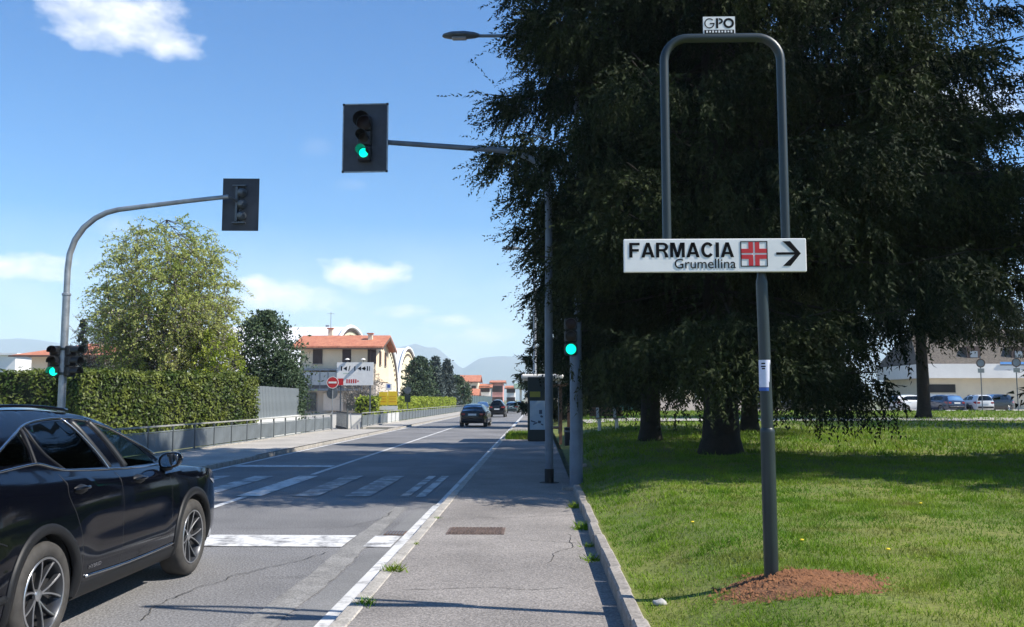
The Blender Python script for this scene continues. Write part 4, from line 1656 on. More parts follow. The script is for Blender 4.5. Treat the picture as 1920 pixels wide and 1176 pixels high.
# --- the dark blue crossover in the near lane
def suv_extra(t, X, sp):
    ch = M['chrome']
    # bright trim round the side glass
    line_on(X, [(2.26, 1.15), (1.9, 1.15), (1.4, 1.17), (.9, 1.195), (.52, 1.22), (.36, 1.245), (.20, 1.285), (.10, 1.295), (-.15, 1.285), (-.6, 1.26)], .011, .004, ch, 'window_trim', t)
    line_on(X, [(2.20, 1.245), (1.9, 1.385), (1.55, 1.52), (1.25, 1.588), (.9, 1.615), (.55, 1.605), (.28, 1.575), (.05, 1.51), (-.25, 1.405), (-.45, 1.345), (-.65, 1.315)], .011, .004, ch, 'window_trim', t)
    line_on(X, [(.92, 1.61), (1.06, 1.42), (1.14, 1.29), (1.19, 1.18)], .008, .003, ch, 'window_trim', t)
    line_on(X, [(.20, 1.555), (.165, 1.42), (.125, 1.29)], .014, .002, M['cladding'], 'window_trim', t)
    line_on(X, [(.50, 1.215), (.33, 1.34), (.27, 1.45), (.26, 1.56)], .010, .0, M['cladding'], 'pillar_trim', t)
    line_on(X, [(1.30, 1.575), (1.42, 1.36), (1.50, 1.18)], .034, -.008, M['black'], 'pillar_trim', t)
    line_on(X, [(1.03, 1.59), (1.13, 1.36), (1.22, 1.19)], .030, -.012, M['black'], 'pillar_trim', t)
    # door gaps
    for P in ([(1.20, 1.15), (1.22, .9), (1.20, .6), (1.14, .37)], [(2.18, 1.15), (2.24, .95), (2.24, .7), (2.16, .45), (2.12, .37)], [(.34, 1.2), (.33, 1.05), (.42, .9), (.50, .72), (.52, .5), (.54, .37)]):
        line_on(X, P, .0045, -.0035, M['blackmat'], 'door_gap', t)
    # bright strip along the sill
    line_on(X, [(.56, .405), (1.2, .385), (1.8, .385), (2.28, .395)], .013, .004, ch, 'sill_strip', t)
    # handles
    for yy in (.52, 1.56):
        for sx in (1, -1):
            zz = 1.075 - .012 * (yy - .5)
            MB().lathe([(0, -.12), (.035, -.10), (.05, 0), (.035, .10), (0, .12)], (sx * (X(yy, zz) - .028), yy, zz - .004), 'Y', 12).build('handle_recess', M['cladding'], t, True)
            MB().tube([(sx * (X(yy, zz) + .006), yy - .11, zz + .004), (sx * (X(yy, zz) + .034), yy - .07, zz + .01), (sx * (X(yy, zz) + .036), yy + .06, zz + .012), (sx * (X(yy, zz) + .006), yy + .11, zz + .008)], [.012, .014, .014, .012], n=8).build('door_handle', M['carblue'], t, True)
    # mirrors
    for sx in (1, -1):
        yy, zz = 2.12, 1.195
        x0 = X(yy, 1.15)
        mb = MB()
        n = 14
        V, F = [], []
        for (dy, sc) in ((-.055, .90), (-.045, .98), (0, 1.0), (.07, .86), (.115, .55), (.13, .12)):
            for k in range(n):
                w = 2 * math.pi * k / n
                c, s_ = math.cos(w), math.sin(w)
                V.append((sx * (x0 + .15 + sc * .105 * math.copysign(abs(c) ** .7, c)), yy + dy, zz + .012 * c + sc * .076 * math.copysign(abs(s_) ** .75, s_)))
        for i in range(5):
            for k in range(n):
                F.append((i * n + k, i * n + (k + 1) % n, (i + 1) * n + (k + 1) % n, (i + 1) * n + k))
        F.append(tuple(range(5 * n, 6 * n)))
        mb.add(V, F)
        mb = mb.build('mirror', M['carblue'], t, True, 45)
        V = []
        for k in range(n):
            w = 2 * math.pi * k / n
            c, s_ = math.cos(w), math.sin(w)
            V.append((sx * (x0 + .155 + .084 * math.copysign(abs(c) ** .7, c)), yy - .056 + .16 * .060 * s_, zz + .012 * c + .060 * math.copysign(abs(s_) ** .75, s_)))
        MB().add(V, [tuple(range(n))]).build('mirror_glass', M['mirror'], mb)
        V = []
        for k in range(n):
            w = 2 * math.pi * k / n
            c, s_ = math.cos(w), math.sin(w)
            V.append((sx * (x0 + .15 + .094 * math.copysign(abs(c) ** .7, c)), yy - .042, zz + .012 * c + .068 * math.copysign(abs(s_) ** .75, s_)))
        MB().add(V, [tuple(range(n))]).build('mirror_frame', M['blackmat'], mb)
        MB().tube([(sx * (x0 - .03), yy + .06, zz - .10), (sx * (x0 + .07), yy + .05, zz - .085), (sx * (x0 + .13), yy + .03, zz - .06)], [.035, .03, .04], n=8).build('mirror_arm', M['black'], mb, True)
    # lamps
    patch_on(X, [(-.70, 1.09), (-.98, 1.16), (-1.08, 1.10), (-1.10, .98), (-.92, 1.0)], .008, M['taillight'], 'tail_light', t)
    patch_on(X, [(3.30, .925), (3.58, .895), (3.68, .84), (3.5, .85)], .006, M['headlight'], 'headlight', t)
    # rear bumper trim and hybrid badge
    line_on(X, [(-.52, .46), (-.8, .44), (-1.0, .44)], .03, .0, M['cladding'], 'bumper_trim', t)
    line_on(X, [(-.50, .80), (-.62, .84), (-.8, .86), (-1.0, .86)], .006, .0, M['cladding'], 'bumper_crease', t)
    o = text_obj('HYBRID', 0, .20, 0, .028, 0, M['chrome'], t, 'badge', .01)
    o.rotation_euler = (0, 0, math.pi / 2)
    o.location = (X(.66, .47) + .004, .60, .455)
    # roof rails
    for sx in (1, -1):
        pts = []
        for q in crom([(1.15, 1.645), (.8, 1.675), (.3, 1.685), (-.2, 1.665), (-.55, 1.62)], 4):
            pts.append((sx * (X(q[0], q[1]) - .03), q[0], q[1] + .035))
        MB().tube(pts, .014, n=6).build('roof_rail', M['carblue'], t, True)
    # number plate and rear emblem side
    MB().box((0, -1.235, .86), (.52, .02, .12)).build('number_plate', M['plate'], t)


suv = dict(taper=.20, hw=.945, wb=2.80, wr=.378, arch=.432, H=1.70, yf=3.86, yr=-1.19, tumble=.31, shoulder=.085, sub=5, step=.055, nu=21, fancy=True, clad=True, sill=.30,
           zc=lambda y: 1.145 - .034 * y, zb=lambda y: 1.238 - .044 * y,
           path=[(3.70, .24, .08), (3.82, .42, .09), (3.86, .66, .10), (3.82, .83, .10), (3.68, .945, .07), (3.3, 1.03, .05), (2.8, 1.09, .05), (2.34, 1.15, .06),
                 (1.98, 1.35, .07), (1.62, 1.53, .06), (1.32, 1.625, .05), (.85, 1.675, .045), (.3, 1.69, .045), (-.3, 1.665, .045), (-.78, 1.59, .05), (-.86, 1.555, .05),
                 (-1.0, 1.33, .08), (-1.12, 1.14, .09), (-1.18, 1.06, .09), (-1.19, .86, .09), (-1.20, .60, .09), (-1.16, .42, .08), (-1.02, .30, .05)],
           panes={'windscreen': (7, 10), 'rear_window': (15, 17)}, glassmats={'windscreen': M['glass'], 'rear_window': M['tint']},
           wins={'front': ([(2.12, 1.165), (1.94, 1.335), (1.60, 1.485), (1.34, 1.56), (1.43, 1.36), (1.51, 1.175)], M['glass'], False),
                 'rear': ([(1.13, 1.20), (1.02, 1.42), (.93, 1.595), (.6, 1.59), (.36, 1.565), (.34, 1.40), (.40, 1.295), (.50, 1.23)], M['tint'], False),
                 'quarter': ([(.08, 1.315), (.13, 1.42), (.16, 1.53), (.0, 1.475), (-.25, 1.39), (-.42, 1.34), (-.40, 1.305), (-.15, 1.305)], M['tint'], False)},
           cab=(.1, 2.2), seats=(.55, 1.45), paint=M['carblue'], extra=suv_extra)
make_car('crossover_car', suv, (-4.45, 6.53, .01), R(0), 'dark blue crossover passing in the near lane with alloy wheels', 'car')


# --- generic smaller cars
def small_extra(t, X, sp):
    yr, yf, wb = sp['yr'], sp['yf'], sp['wb']
    zl = sp['zc'](0)
    patch_on(X, [(yr + .42, zl - .02), (yr + .10, zl + .02), (yr + .03, zl - .08), (yr + .06, zl - .20), (yr + .35, zl - .10)], .01, M['taillight'], 'tail_light', t)
    for sx in (1, -1):
        MB().box((sx * sp['hw'] * .66, yr - .045, zl - .10), (.24, .04, .13), bev=.015).build('tail_lamp_lens', M['taillight'], t)
    patch_on(X, [(yf - .75, .76), (yf - .35, .74), (yf - .18, .64), (yf - .45, .62)], .008, M['headlight'], 'headlight', t)
    MB().box((0, yr - .115, sp.get('plz', .74)), (.52, .03, .115)).build('number_plate', M['plate'], t)
    MB().box((0, yr - .06, .45), (sp['hw'] * 1.5, .12, .16), bev=.03).build('bumper_insert', M['cladding'], t)
    MB().box((0, yf + .07, .45), (sp['hw'] * 1.3, .12, .18), bev=.03).build('front_grille', M['cladding'], t)
    for sx in (1, -1):
        yy, zz = sp['cab'][1] - .05, sp['zb'](1.8) + .05
        MB().box((sx * (sp['hw'] + .07), yy, zz), (.18, .09, .13), bev=.03).build('mirror', sp['paint'], t)
    for yy in (.35, 1.35):
        for sx in (1, -1):
            MB().box((sx * (X(yy, zl - .06) + .012), yy, zl - .06), (.025, .2, .028)).build('door_handle', sp['paint'], t)


def spec_small(paint, H=1.46, hw=.89, wb=2.55, kind='hatch'):
    yf, yr = wb + .85, -.78
    z = lambda q: q * H / 1.46
    path = [(yf - .15, .24, .08), (yf - .02, .40, .10), (yf, .60, .12), (yf - .10, .76, .10), (yf - .5, z(.88), .05), (wb + .02, z(.96), .05), (wb - .35, z(1.0), .05),
            (wb - .85, z(1.28), .06), (wb - 1.15, z(1.40), .05), (wb - 1.6, z(1.455), .04), (.4, z(1.455), .04), (-.25, z(1.40), .04), (-.48, z(1.34), .05),
            (-.66, z(1.10), .06), (-.75, z(.98), .07), (yr, z(.86), .07), (yr - .02, .60, .08), (yr + .02, .40, .07), (yr + .14, .27, .04)]
    if kind == 'box':
        path[11:15] = [(-.45, z(1.42), .04), (-.66, z(1.36), .05), (-.73, z(1.10), .05), (-.77, z(.98), .06)]
    zb = lambda y: z(.985)
    wins = {'front': ([(wb - .55, z(1.02)), (wb - .9, z(1.24)), (wb - 1.25, z(1.36)), (wb - 1.35, z(1.02))], M['tint'], False),
            'rear': ([(wb - 1.43, z(1.02)), (wb - 1.38, z(1.37)), (.3, z(1.36)), (-.05, z(1.28)), (-.10, z(1.05))], M['tint'], False)}
    return dict(hw=hw, wb=wb, wr=.315, arch=.36, H=H, yf=yf, yr=yr, tumble=.34, shoulder=.04, sub=3, step=.14, nu=11, sill=.25,
                zc=lambda y: z(.92), zb=zb, path=path, panes={'windscreen': (6, 8), 'rear_window': (12, 14)}, glassmats={'windscreen': M['tint'], 'rear_window': M['tint']},
                wins=wins, cab=(.1, wb - .55), seats=(.35, 1.2), paint=paint, extra=small_extra, plz=.80)


make_car('hatchback_car', spec_small(M['carblack']), (-4.15, 59.2, .01), R(-2.5), 'black hatchback driving away up the road, larger of two dark cars', 'car')
make_car('boxy_car', spec_small(M['carblack'], 1.72, .86, 2.5, 'box'), (-4.05, 91.5, .01), R(-1), 'boxy dark off-roader driving away ahead of the black hatchback', 'car')
make_car('hatchback_car', spec_small(M['carteal']), (-3.35, 118, .01), R(-2), 'grey green car in the distant queue beyond the boxy off-roader', 'car')
make_car('saloon_car', spec_small(M['carnavy']), (-2.7, 131, .01), R(-2), 'navy car in the distant queue beside the white forecourt', 'car')
make_car('hatchback_car', spec_small(M['cargrey']), (-6.7, 112, .01), R(180), 'grey car coming down the far lane behind the hatchback', 'car')

# ------------------------------------------------------------------ left side: railings, hedges
def railing(x, y0, nposts, pitch, h, label, white=(), gap=.14, z=.12):
    t = empty('railing', (x, y0, z), 0, label, 'railing')
    post = MB().box((0, 0, h / 2 - .02), (.055, .055, h + .04))
    p0 = post.build('post', M['fencedark'], t)
    pan = MB()
    k = int((pitch - .1) / .092)
    for i in range(k):
        pan.box((0, .06 + (i + .5) * (pitch - .12) / k, (h - gap + .07) / 2), (.03, (pitch - .12) / k * .55, h - gap - .14))
    pan.box((0, pitch / 2, h - gap - .005), (.03, pitch - .06, .03))
    pan.box((0, pitch / 2, .06), (.03, pitch - .06, .03))
    pn0 = pan.build('panel', M['fence'], t)
    pn0.location = (.0, 0, 0)
    wm = None
    for i in range(nposts):
        if i:
            q = p0.copy()
            C.objects.link(q)
            q.parent = t
            q.location = (0, i * pitch, 0)
            if i < nposts - 1:
                if i in white:
                    if wm is None:
                        wm = pn0.data.copy()
                        wm.materials[0] = M['white']
                    q = bpy.data.objects.new('panel', wm)
                else:
                    q = pn0.copy()
                C.objects.link(q)
                q.parent = t
                q.location = (0, i * pitch, 0)
    L = (nposts - 1) * pitch
    MB().box((0, L / 2, h + .02), (.06, L + .06, .045)).build('top_rail', M['rail'], t)
    MB().box((0, L / 2, -.02), (.16, L + .1, .12)).build('plinth', M['stone'], t)
    return t


railing(-11.3, 10.0, 23, 1.8, .84, 'grey panelled railing running below the clipped hedge')
railing(-10.35, 53.5, 46, 1.8, .84, 'long grey railing beyond the side entrance, with a few white panels', white=(5, 6, 7))
# signpost at the railing end
t = empty('no_entry_sign', (-11.1, 49.0, .12), 0, 'round red no entry sign on a thin post at the railing end', 'sign')
MB().tube([(0, 0, -.05), (0, 0, 2.95)], .03, n=8).build('post', M['galv'], t)
d = MB().lathe([(0, 0), (.32, 0), (.32, .02), (0, .02)], (0, -.05, 2.57), 'Y', 28).build('disc', M['signred'], t)
MB().box((0, -.056, 2.57), (.44, .006, .10)).build('white_bar', M['signwhite'], d)
MB().lathe([(.295, -.003), (.322, -.003), (.322, .022)], (0, -.05, 2.57), 'Y', 28).build('white_ring', M['signwhite'], d)
MB().lathe([(0, 0), (.30, 0), (.30, .02), (0, .02)], (-.03, .04, 1.98), 'Y', 24).build('sign_back', M['galvdark'], t)

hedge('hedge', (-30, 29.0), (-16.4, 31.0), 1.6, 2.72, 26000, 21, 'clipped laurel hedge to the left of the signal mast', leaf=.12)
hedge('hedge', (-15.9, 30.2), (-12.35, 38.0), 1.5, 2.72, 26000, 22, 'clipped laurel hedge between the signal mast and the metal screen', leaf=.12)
hedge('hedge', (-12.7, 67), (-11.4, 118), 1.6, 1.9, 18000, 23, 'bright yellow green hedge behind the long railing', m='lime', leaf=.26)

# metal screen on a white wall
v0, v1 = Vector((-12.1, 38.4, 0)), Vector((-12.85, 48.6, 0))
L = (v1 - v0).length
t = empty('metal_screen', v0, math.atan2(v1.y - v0.y, v1.x - v0.x), 'tall blue grey corrugated metal screen beside the hedge', 'fence')
n = 34
pb = MB().box((0, 0, 1.66), (L / n - .02, .03, 1.40))
pb.box((0, -.022, 1.66), (.05, .02, 1.40))
s0 = pb.build('slat', M['slateblue'] if 'slateblue' in M else M['fence'], t)
for i in range(n):
    q = s0 if i == 0 else s0.copy()
    if i:
        C.objects.link(q)
        q.parent = t
    q.location = ((i + .5) * L / n, 0, random.uniform(-.01, .01))
MB().box((L / 2, .05, 2.28), (L, .05, .06)).build('rail', M['fencedark'], t)
MB().box((-.14, 0, 1.2), (.2, .22, 2.4)).build('post', M['stone'], t)
w = MB().box((L / 2, .02, .45), (L + .2, .3, 1.02)).build('garden_wall', M['white'])
w.location = v0
w.rotation_euler = (0, 0, math.atan2(v1.y - v0.y, v1.x - v0.x))
tag(w, 'low white rendered wall below the metal screen', 'wall')

# sliding gate at the side entrance with pale bins behind
g0, g1 = Vector((-12.3, 55.5, .02)), Vector((-10.6, 50.6, .02))
L = (g1 - g0).length
t = empty('sliding_gate', g0, math.atan2(g1.y - g0.y, g1.x - g0.x), 'grey steel sliding gate standing at the side entrance', 'gate')
f = MB()
f.box((L / 2, 0, .10), (L, .10, .16))
f.box((L / 2, 0, 1.02), (L, .05, .05))
f.build('frame', M['blackmat'], t)
b0 = MB().box((0, 0, .58), (.035, .035, .86)).build('bar', M['galvdark'], t)
for i in range(15):
    q = b0 if i == 0 else b0.copy()
    if i:
        C.objects.link(q)
        q.parent = t
    q.location = (.1 + i * (L - .2) / 14, 0, 0)
MB().box((L - .02, 0, .62), (.09, .09, 1.25)).build('post', M['fencedark'], t)
for i in range(3):
    t = empty('waste_bin', (-12.6 + i * .78, 57.0 - i * .9, .0), .3, 'pale wheeled bin behind the sliding gate', 'bin', 'pale bins behind the gate')
    MB().prism([(-.28, 0), (.28, 0), (.33, .9), (-.33, .9)], -.3, .3, 'Y').build('bin_body', M['bwhite'], t)
    MB().box((0, 0, .93), (.7, .68, .06), bev=.02).build('lid', M['cargrey'], t)

# billboard
t = empty('billboard', (-13.3, 60.0, 0), R(2), 'white and red advertising board on two posts before the house', 'billboard')
for xx in (.25, 2.2):
    MB().box((xx, 0, 2.1), (.09, .09, 4.2)).build('post', M['galvdark'], t)
pnl = MB().box((1.2, -.09, 3.47), (2.42, .08, 1.52)).build('panel', M['signwhite'], t)
MB().box((.22, -.1335, 2.94), (.44, .006, .44)).build('red_field', M['signred'], pnl)
b = MB()
for k, (xx, ww, hh) in enumerate(((.30, .08, .30), (1.18, .07, .30), (2.02, .07, .30), (2.16, .05, .30), (1.88, .05, .12))):
    b.box((xx, -.1335, 3.82), (ww, .006, hh))
for xx in (.42, 1.36, 1.62):
    b.prism([(xx, 3.82), (xx + .24, 3.68), (xx + .24, 3.96)], -.137, -.131, 'Y')
b.box((.82, -.1335, 3.82), (.05, .006, .36), ry=R(12))
b.build('lettering', M['signblack'], pnl)
b = MB()
for k in range(6):
    b.box((.68 + k * .145, -.1335, 2.98), (.085, .006, .26 if k < 5 else .1))
b.build('red_lettering', M['signred'], pnl)
b = MB().box((.62, -.1335, 3.50), (.4, .006, .04)).build('green_line', M['canopy'], pnl)
for xx in (.7, 1.75):
    MB().tube([(xx, 0, 4.23), (xx, -.3, 4.42)], .025, n=6).build('lamp_bracket', M['fencedark'], t)
    MB().lathe([(0, .1), (.12, .06), (.17, 0), (.0, -.02)], (xx, -.3, 4.40), 'Z', 10).build('flood_lamp', M['bwhite'], t)

# yellow direction board
t = empty('direction_board', (-11.3, 68.5, 0), 0, 'yellow direction board with small square blue sign before the bright hedge', 'sign')
for xx in (-.45, .45):
    MB().tube([(xx, 0, 0), (xx, 0, 2.4)], .035, n=6).build('post', M['galvdark'], t)
yb = MB()
yb.box((-.34, -.06, 1.85), (.66, .03, .98))
yb.box((.36, -.06, 1.87), (.70, .03, 1.02))
yb = yb.build('yellow_panel', M['yellow'], t)
b = MB()
for zz in (1.62, 1.82, 2.0):
    for xx, ww in ((-.34, .4), (.36, .5)):
        b.box((xx, -.079, zz), (ww, .004, .05))
b.build('lettering', mat('orange print', (.65, .28, .02), .6), yb)
MB().box((.02, -.06, 1.14), (1.46, .03, .30)).build('white_panel', M['signwhite'], t)
MB().tube([(.05, .05, 0), (.05, .05, 3.0)], .03, n=6).build('post', M['galv'], t)
bs = MB().box((.05, -.02, 2.72), (.46, .03, .5)).build('square_sign', M['signwhite'], t)
MB().box((.05, -.037, 2.78), (.22, .004, .26)).build('symbol', M['blue'], bs)
# dark round signs on post near the bright hedge
t = empty('road_sign', (-11.05, 77, 0), 0, 'dark round sign back with small plate on a post by the bright hedge', 'sign')
MB().tube([(0, 0, 0), (0, 0, 2.95)], .035, n=6).build('post', M['galvdark'], t)
MB().lathe([(0, 0), (.3, 0), (.3, .02), (0, .02)], (.03, -.05, 2.55), 'Y', 20).build('disc', M['galvdark'], t)
MB().box((.03, -.05, 1.85), (.5, .03, .6)).build('plate', M['darkgreen'], t)

# ------------------------------------------------------------------ buildings
def window(par, x, z, w, h, y, pane='darkglass', shutters=None, axis='Y', frame='brown', sgn=-1):
    """window on a wall; axis Y: wall faces sgn*Y at y ; axis X: wall faces sgn*X at y"""
    def P(mb, a, b, c, d):
        if axis == 'Y':
            mb.box((a, y + sgn * b, c), d)
        else:
            mb.box((y + sgn * b, a, c), (d[1], d[0], d[2]))
    f = MB()
    for s_ in (-1, 1):
        P(f, x + s_ * (w / 2 + .04), .03, z, (.08, .08, h + .16))
        P(f, x, .03, z + s_ * (h / 2 + .04), (w, .08, .08))
    f = f.build('window', M[frame], par)
    g_ = MB()
    P(g_, x, .006, z, (w, .02, h))
    g_.build('pane', M[pane], f)
    s_ = MB()
    P(s_, x, .08, z - h / 2 - .12, (w + .3, .16, .06))
    s_.build('sill', M['stone'], f)


def gable_roof(par, x0, x1, y0, y1, ze, zr, over, m='tiles', thick=.18, ridge='X'):
    """two slopes with ridge along X; returns the roof mesh"""
    ym = (y0 + y1) / 2
    r = MB()
    a, b = x0 - over, x1 + over
    s = (zr - ze) / (ym - y0)
    zo = ze - s * over
    for (ya, yb_) in ((y0 - over, ym), (y1 + over, ym)):
        V = [(a, ya, zo), (b, ya, zo), (b, yb_, zr), (a, yb_, zr)]
        V += [(p[0], p[1], p[2] + thick) for p in V]
        r.add(V, [(0, 3, 2, 1), (4, 5, 6, 7), (0, 1, 5, 4), (1, 2, 6, 5), (2, 3, 7, 6), (3, 0, 4, 7)])
    o = r.build('roof', M[m], par)
    e = MB()
    e.box(((a + b) / 2, y0 - over + .05, zo - .08), (b - a, .08, .16))
    e.build('gutter', M['eave'], o)
    u = MB()
    for xx in (a + .06, b - .06):
        V = [(xx, y0 - over, zo - .02), (xx, ym, zr - .02), (xx, y1 + over, zo - .02), (xx, y1 + over, zo - .3), (xx, ym, zr - .34), (xx, y0 - over, zo - .3)]
        u.add(V + [(p[0] + .05, p[1], p[2]) for p in V], [(0, 1, 4, 5), (1, 2, 3, 4), (6, 7, 10, 11), (7, 8, 9, 10), (5, 4, 10, 11), (4, 3, 9, 10), (0, 5, 11, 6), (2, 3, 9, 8)])
    u.build('barge_board', M['eave'], o)
    sf = MB().box(((a + b) / 2, y0 - over / 2, ze - .12), (b - a - .2, over - .1, .05)).build('soffit', M['eave'], o)
    return o


# three-storey house beside the hall
h = empty('house', (0, 0, 0), 0, 'three storey cream house with terracotta roof and glazed balcony', 'house')
hx0, hx1, hy0, hy1 = -27.6, -18.8, 105.0, 114.0
MB().box(((hx0 + hx1) / 2, (hy0 + hy1) / 2, 5.9), (hx1 - hx0, hy1 - hy0, 4.2)).build('upper_wall', M['cream'], h)
MB().box(((hx0 + hx1) / 2, (hy0 + hy1) / 2 + .2, 1.95), (hx1 - hx0, hy1 - hy0 - .4, 3.9)).build('ground_wall', M['beige'], h)
MB().add([(hx0, hy0, 8.0), (hx0, hy1, 8.0), (hx0, 109.5, 9.3)], [(0, 1, 2)]).add([(hx1, hy0, 8.0), (hx1, hy1, 8.0), (hx1, 109.5, 9.3)], [(0, 1, 2)]).build('gable_wall', M['cream'], h)
ro = gable_roof(h, hx0, hx1, hy0, hy1, 8.0, 9.35, .95)
for (xx, yy, zz) in ((-19.9, 107.4, 8.9), (-25.2, 109.6, 9.7)):
    c = MB().box((xx, yy, zz), (.5, .5, 1.2)).build('chimney', M['cream2'], h)
    MB().box((xx, yy, zz + .68), (.75, .75, .14)).build('chimney_cap', M['tiles'], c)
for xx in (-25.6, -22.2, -19.6 + .35):
    window(h, xx, 6.75, .95 if xx < -24 else .85, 1.5, hy0, 'brown')
window(h, 107.8, 6.7, 1.0, 1.5, hx1, 'brown', axis='X', sgn=1)
window(h, 111.5, 6.7, 1.0, 1.5, hx1, 'brown', axis='X', sgn=1)
# glazed veranda on the middle floor
v = MB()
v.box((-24.0, hy0 - .7, 5.2), (7.9, 1.4, .22))
v.box((-24.0, hy0 - .7, 2.9), (7.9, 1.4, .22))
ver = v.build('veranda', M['slate'], h)
p0 = None
for i in range(9):
    if i < 8:
        g_ = MB().box((0, 0, 4.15), (.86, .03, 1.5))
        o = g_.build('glass_panel', M['skyglass'], ver)
        o.location = (-27.35 + i * .96, hy0 - 1.36, 0)
        o = MB().box((0, 0, 3.2), (.9, .05, .42)).build('parapet_panel', M['slateblk'], ver)
        o.location = (-27.35 + i * .96, hy0 - 1.36, 0)
    o = MB().box((0, 0, 4.05), (.07, .08, 2.1)).build('mullion', M['slate'], ver)
    o.location = (-27.83 + i * .96, hy0 - 1.36, 0)
# ground floor openings
for (xx, w_) in ((-26.6, 1.6), (-20.8, 2.6)):
    window(h, xx, 1.5, w_, 1.9, hy0 + .2, 'darkglass', frame='slateblk')
MB().box((-23.6, hy0 - .3, 1.5), (2.3, .2, 2.0)).build('sign_wall', M['beige'], h)
o = MB().box((-19.4, hy0 - .12, 5.0), (.10, .16, 6.2)).build('downpipe', M['eave'], h)
ant = MB().tube([(-25.2, 109.6, 10.2), (-25.2, 109.6, 12.4)], .03, n=5)
ant.box((-25.2, 109.6, 12.2), (.9, .03, .03))
ant.build('aerial', M['fencedark'], h)

# barrel-vaulted halls behind, axis across the street
def vault(y0, y1, xe, xw, zs, za, label):
    t = empty('vaulted_hall', (0, 0, 0), 0, label, 'building')
    ym, ry, rz_ = (y0 + y1) / 2, (y1 - y0) / 2, za - zs
    n = 26
    arc = [(ym - ry * math.cos(math.pi * k / n), zs + rz_ * math.sin(math.pi * k / n)) for k in range(n + 1)]
    r = MB()
    for k in range(n):
        (a, b), (c, d) = arc[k], arc[k + 1]
        r.add([(xe, a, b), (xe, c, d), (xw, c, d), (xw, a, b)], [(0, 1, 2, 3)])
    r.build('vault_roof', M['hall'], t, True)
    e = MB().prism([(y0, 0)] + arc + [(y1, 0)], xe - .5, xe - .2, 'X')
    e.build('end_wall', M['stucco'], t)
    rim = MB()
    rim.tube([(xe - .05, a, b + .05) for a, b in arc], .30, n=6)
    rim.build('arch_rib', M['hall'], t, True)
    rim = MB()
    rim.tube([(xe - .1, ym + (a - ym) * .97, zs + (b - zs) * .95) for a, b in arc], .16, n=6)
    rim.build('arch_inner_band', M['brown'], t, True)  # solid brown tube following the arch just inside the rib
    s0 = None
    for k in range(3, n - 2):
        a, b = arc[k]
        yy, zz = ym + (a - ym) * .87, zs + (b - zs) * .86
        if s0 is None:
            s0 = MB().box((0, 0, 0), (.12, .7, .5)).build('arch_vent', M['brown'], t)
            o = s0
        else:
            o = s0.copy()
            C.objects.link(o)
            o.parent = t
        o.location = (xe - .16, yy, zz)
    for k in range(int((xe - xw - 4) / 8)):
        w_ = MB().box((xe - 4 - k * 8, ym, za + .1), (.5, .5, .5)).build('roof_vent', M['galv'], t)
    return t


vault(122, 152, -28, -60, 2.5, 12.7, 'white barrel vaulted hall directly behind the cream house')
vault(152.3, 182, -28, -48, 2.5, 12.7, 'white barrel vaulted hall with cream arched end between two others')
vault(182.3, 212, -28, -48, 2.5, 12.9, 'white barrel vaulted hall farthest up the road behind the conifers')

# low house behind the hedge on the left
h = empty('house', (0, 0, 0), 0, 'low house with terracotta hip roof showing over the left hedge', 'house')
x0, x1, y0, y1 = -45.3, -37.0, 80, 88
MB().box(((x0 + x1) / 2, 84, 2.85), (x1 - x0, 8, 5.7)).build('wall', M['cream2'], h)
rf = MB()
V = [(x0 - 1.4, y0 - 1.2, 5.65), (x1 + 1.4, y0 - 1.2, 5.65), (x1 + 1.4, y1 + 1.2, 5.65), (x0 - 1.4, y1 + 1.2, 5.65), (x0 + 3.2, 84, 7.0), (x1 - 3.2, 84, 7.0)]
rf.add(V, [(0, 1, 5, 4), (1, 2, 5), (2, 3, 4, 5), (3, 0, 4), (3, 2, 1, 0)])
rf = rf.build('roof', M['tiles'], h)
MB().box(((x0 + x1) / 2, y0 - 1.2, 5.6), (x1 - x0 + 2.8, .12, .16)).build('gutter', M['eave'], rf)
MB().box((-40.3, 83, 6.9), (.6, .6, 1.0)).build('chimney', M['cream2'], h)
window(h, -43.0, 4.6, 1.4, 1.7, 80, 'brown')
window(h, -39.5, 4.6, 1.4, 1.7, 80, 'brown')
# white sheds beyond
h = empty('warehouse', (0, 0, 0), 0, 'long white flat warehouse behind the low house', 'building')
MB().box((-116, 150, 4.1), (80, 40, 8.2)).build('wall', M['hall'], h)
MB().box((-116, 129.8, 2.8), (80, .3, 2.0)).build('window_band', M['darkglass'], h)
MB().box((-116, 150, 8.35), (81, 41, .3)).build('roof', M['hall'], h)

# far end of the road
def simple_house(x0, x1, y, d, ze, zr, wallm, label, roofm='tiles', win=((.3, .7),), storeys=2, name='house'):
    h = empty(name, (0, 0, 0), 0, label, 'house')
    MB().box(((x0 + x1) / 2, y + d / 2, ze / 2), (x1 - x0, d, ze)).build('wall', M[wallm], h)
    gable_roof(h, x0, x1, y, y + d, ze, zr, .7, roofm)
    for s_ in range(storeys):
        for f in (.2, .5, .8):
            window(h, x0 + (x1 - x0) * f, 1.6 + s_ * 2.9, 1.0, 1.4, y, 'brown')
    return h


